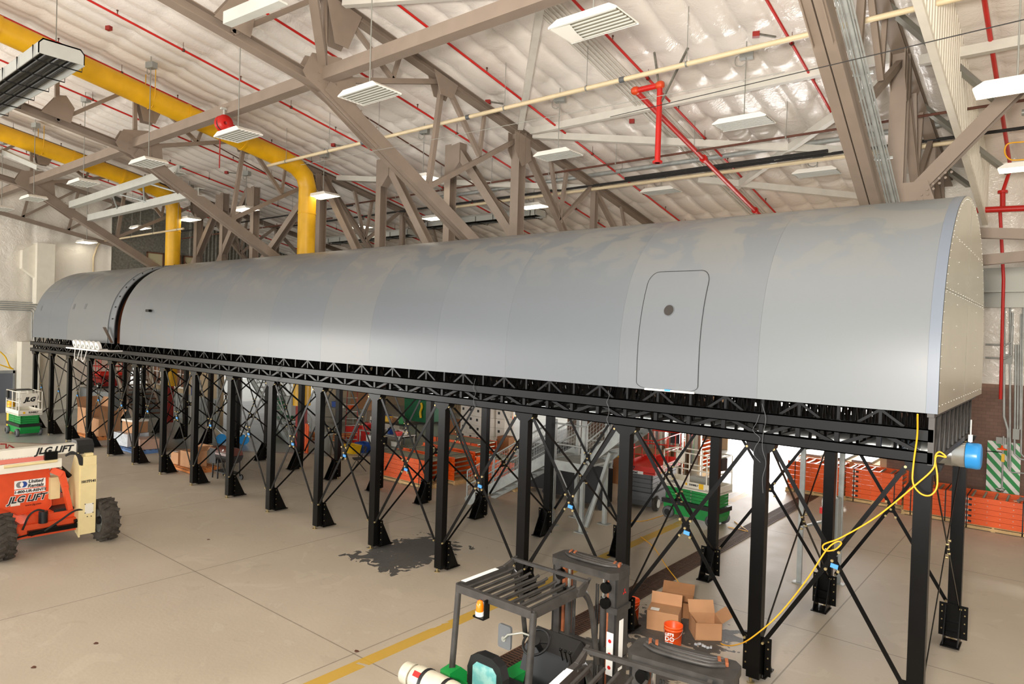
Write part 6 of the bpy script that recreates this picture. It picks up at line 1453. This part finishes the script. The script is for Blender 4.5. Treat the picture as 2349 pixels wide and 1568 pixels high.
# worker reaching in from the right edge
def person():
    t = thing('person', 'worker in a grey long-sleeved shirt and white hard hat reaching in at the right edge', 'person', (1.15, 12.75, 0))
    bm = bmesh.new(); me = D.meshes.new('body')
    J = [((1.15, 12.7, .98), .15), ((1.12, 12.7, 1.2), .15), ((1.02, 12.75, 1.42), .17), ((.98, 12.78, 1.5), .07), ((.96, 12.8, 1.58), .065),
         ((1.08, 12.6, .92), .1), ((1.06, 12.6, .5), .065), ((1.1, 12.6, .08), .045), ((1.0, 12.55, .04), .04),
         ((1.25, 12.85, .92), .1), ((1.26, 12.85, .5), .065), ((1.3, 12.85, .08), .045), ((1.2, 12.8, .04), .04),
         ((.86, 12.72, 1.4), .065), ((.62, 12.85, 1.2), .045), ((.42, 13.1, 1.03), .032), ((.37, 13.16, 1.0), .035),
         ((1.0, 12.98, 1.4), .065), ((.75, 13.15, 1.22), .045), ((.5, 13.35, 1.04), .032), ((.45, 13.4, 1.0), .035)]
    E_ = [(0, 1), (1, 2), (2, 3), (3, 4), (0, 5), (5, 6), (6, 7), (7, 8), (0, 9), (9, 10), (10, 11), (11, 12), (2, 13), (13, 14), (14, 15), (15, 16), (2, 17), (17, 18), (18, 19), (19, 20)]
    me.from_pydata([V(p)-V(t.location) for p, r in J], E_, []); o = D.objects.new('body', me); COL.objects.link(o); o.parent = t; me.materials.append(M['sleeve'])
    sk = o.modifiers.new('skin', 'SKIN'); o.modifiers.new('sub', 'SUBSURF').levels = 2
    for i, (p, r) in enumerate(J): me.skin_vertices[0].data[i].radius = (r, r)
    me.skin_vertices[0].data[0].use_root = True
    k = K(); k.lathe([(0, -.12), (.05, -.11), (.075, -.05), (.085, .03), (.08, .09), (.05, .13), (0, .14)], (.93, 12.82, 1.68), 'z', 18); k.cyl((.84, 12.78, 1.66), (.82, 12.77, 1.65), .015, 8); hd_ = k.build('head', 'skin', t)
    for dy in (-.03, .03): k = K(); k.lathe([(0, -.01), (.01, 0), (0, .01)], (.85, 12.79+dy, 1.7), 'x', 8); k.build('eye', 'ink', hd_)
    k = K(); k.lathe([(.15, 0), (.13, .02), (.125, .05), (.1, .12), (.05, .155), (0, .16)], (.93, 12.82, 1.72), 'z', 20); k.build('hard_hat', 'white', t)
    for cx_, cy2 in ((.36, 13.17), (.44, 13.41)):
        k = K(); k.cb((cx_, cy2, .985), .09, .08, .03, .9)
        for i in range(4): a = .25*(i-1.5); d1 = V((-math.cos(a-.9+.5), math.sin(.9)+.1*i, 0)).normalized(); p0 = V((cx_-.03+.012*i, cy2+.04-.02*i, .985)); k.tube([p0, p0+d1*.045, p0+d1*.08+V((0, 0, -.02))], [.011, .01, .007], 6)
        k.tube([(cx_+.02, cy2-.03, .985), (cx_-.03, cy2-.06, .98), (cx_-.05, cy2-.07, .965)], [.012, .011, .008], 6); k.build('hand', 'skin', t)
person()
# pink ribbon and cables on the floor
p = PZ(1450, 1450, 1.6); k = K(); k.tube(catmull([(-2.3, -3.4, 1.7), (-2.35, -3.42, 1.3), (-2.3, -3.4, .9), (-2.34, -3.42, .4)]), .012, 5); tag(k.build('pink_ribbon', 'pinktape'), 'pink ribbon hanging from the front of the second forklift', 'ribbon')
cable('extension_cord', [PZ(1180+x, y, .012) for x, y in ((250, 1190), (290, 1195), (330, 1185), (345, 1180))], .01, 'cable', 'orange cord on the floor left of the green and white lift', 'cord')
cable('extension_cord', [PZ(x, y, .012) for x, y in ((1685, 1195), (1705, 1210), (1715, 1218), (1690, 1212), (1670, 1208))], .01, 'cable', 'orange cord on the floor right of the green and white lift', 'cord')
# big white panel on floor cans and plastic pieces at far back right
k = K(); k.lathe([(0, 0), (.02, .0), (.02, .01), (0, .01)], (-9.2, -4.6, 0), 'z', 8)
for i, (px, py) in enumerate(((818, 1493), (77, 1530), (478, 1237), (220, 1475))):
    p = PZ(px, py); k = K(); k.add([(p.x+.045*(1+.3*math.sin(3*a))*math.cos(a), p.y+.035*math.sin(a), .004) for a in [2*PI*j/12 for j in range(12)]]+[(p.x, p.y, .006)], [(j, (j+1) % 12, 12) for j in range(12)]); tag(k.build('floor_plug', 'rust'), ('small round brown floor plug right of the bottom centre', 'small brown floor plug near the lower left corner', 'small brown spot plug beside the boom lift', 'small floor plug left of the bottom stripe')[i], 'floor plug')
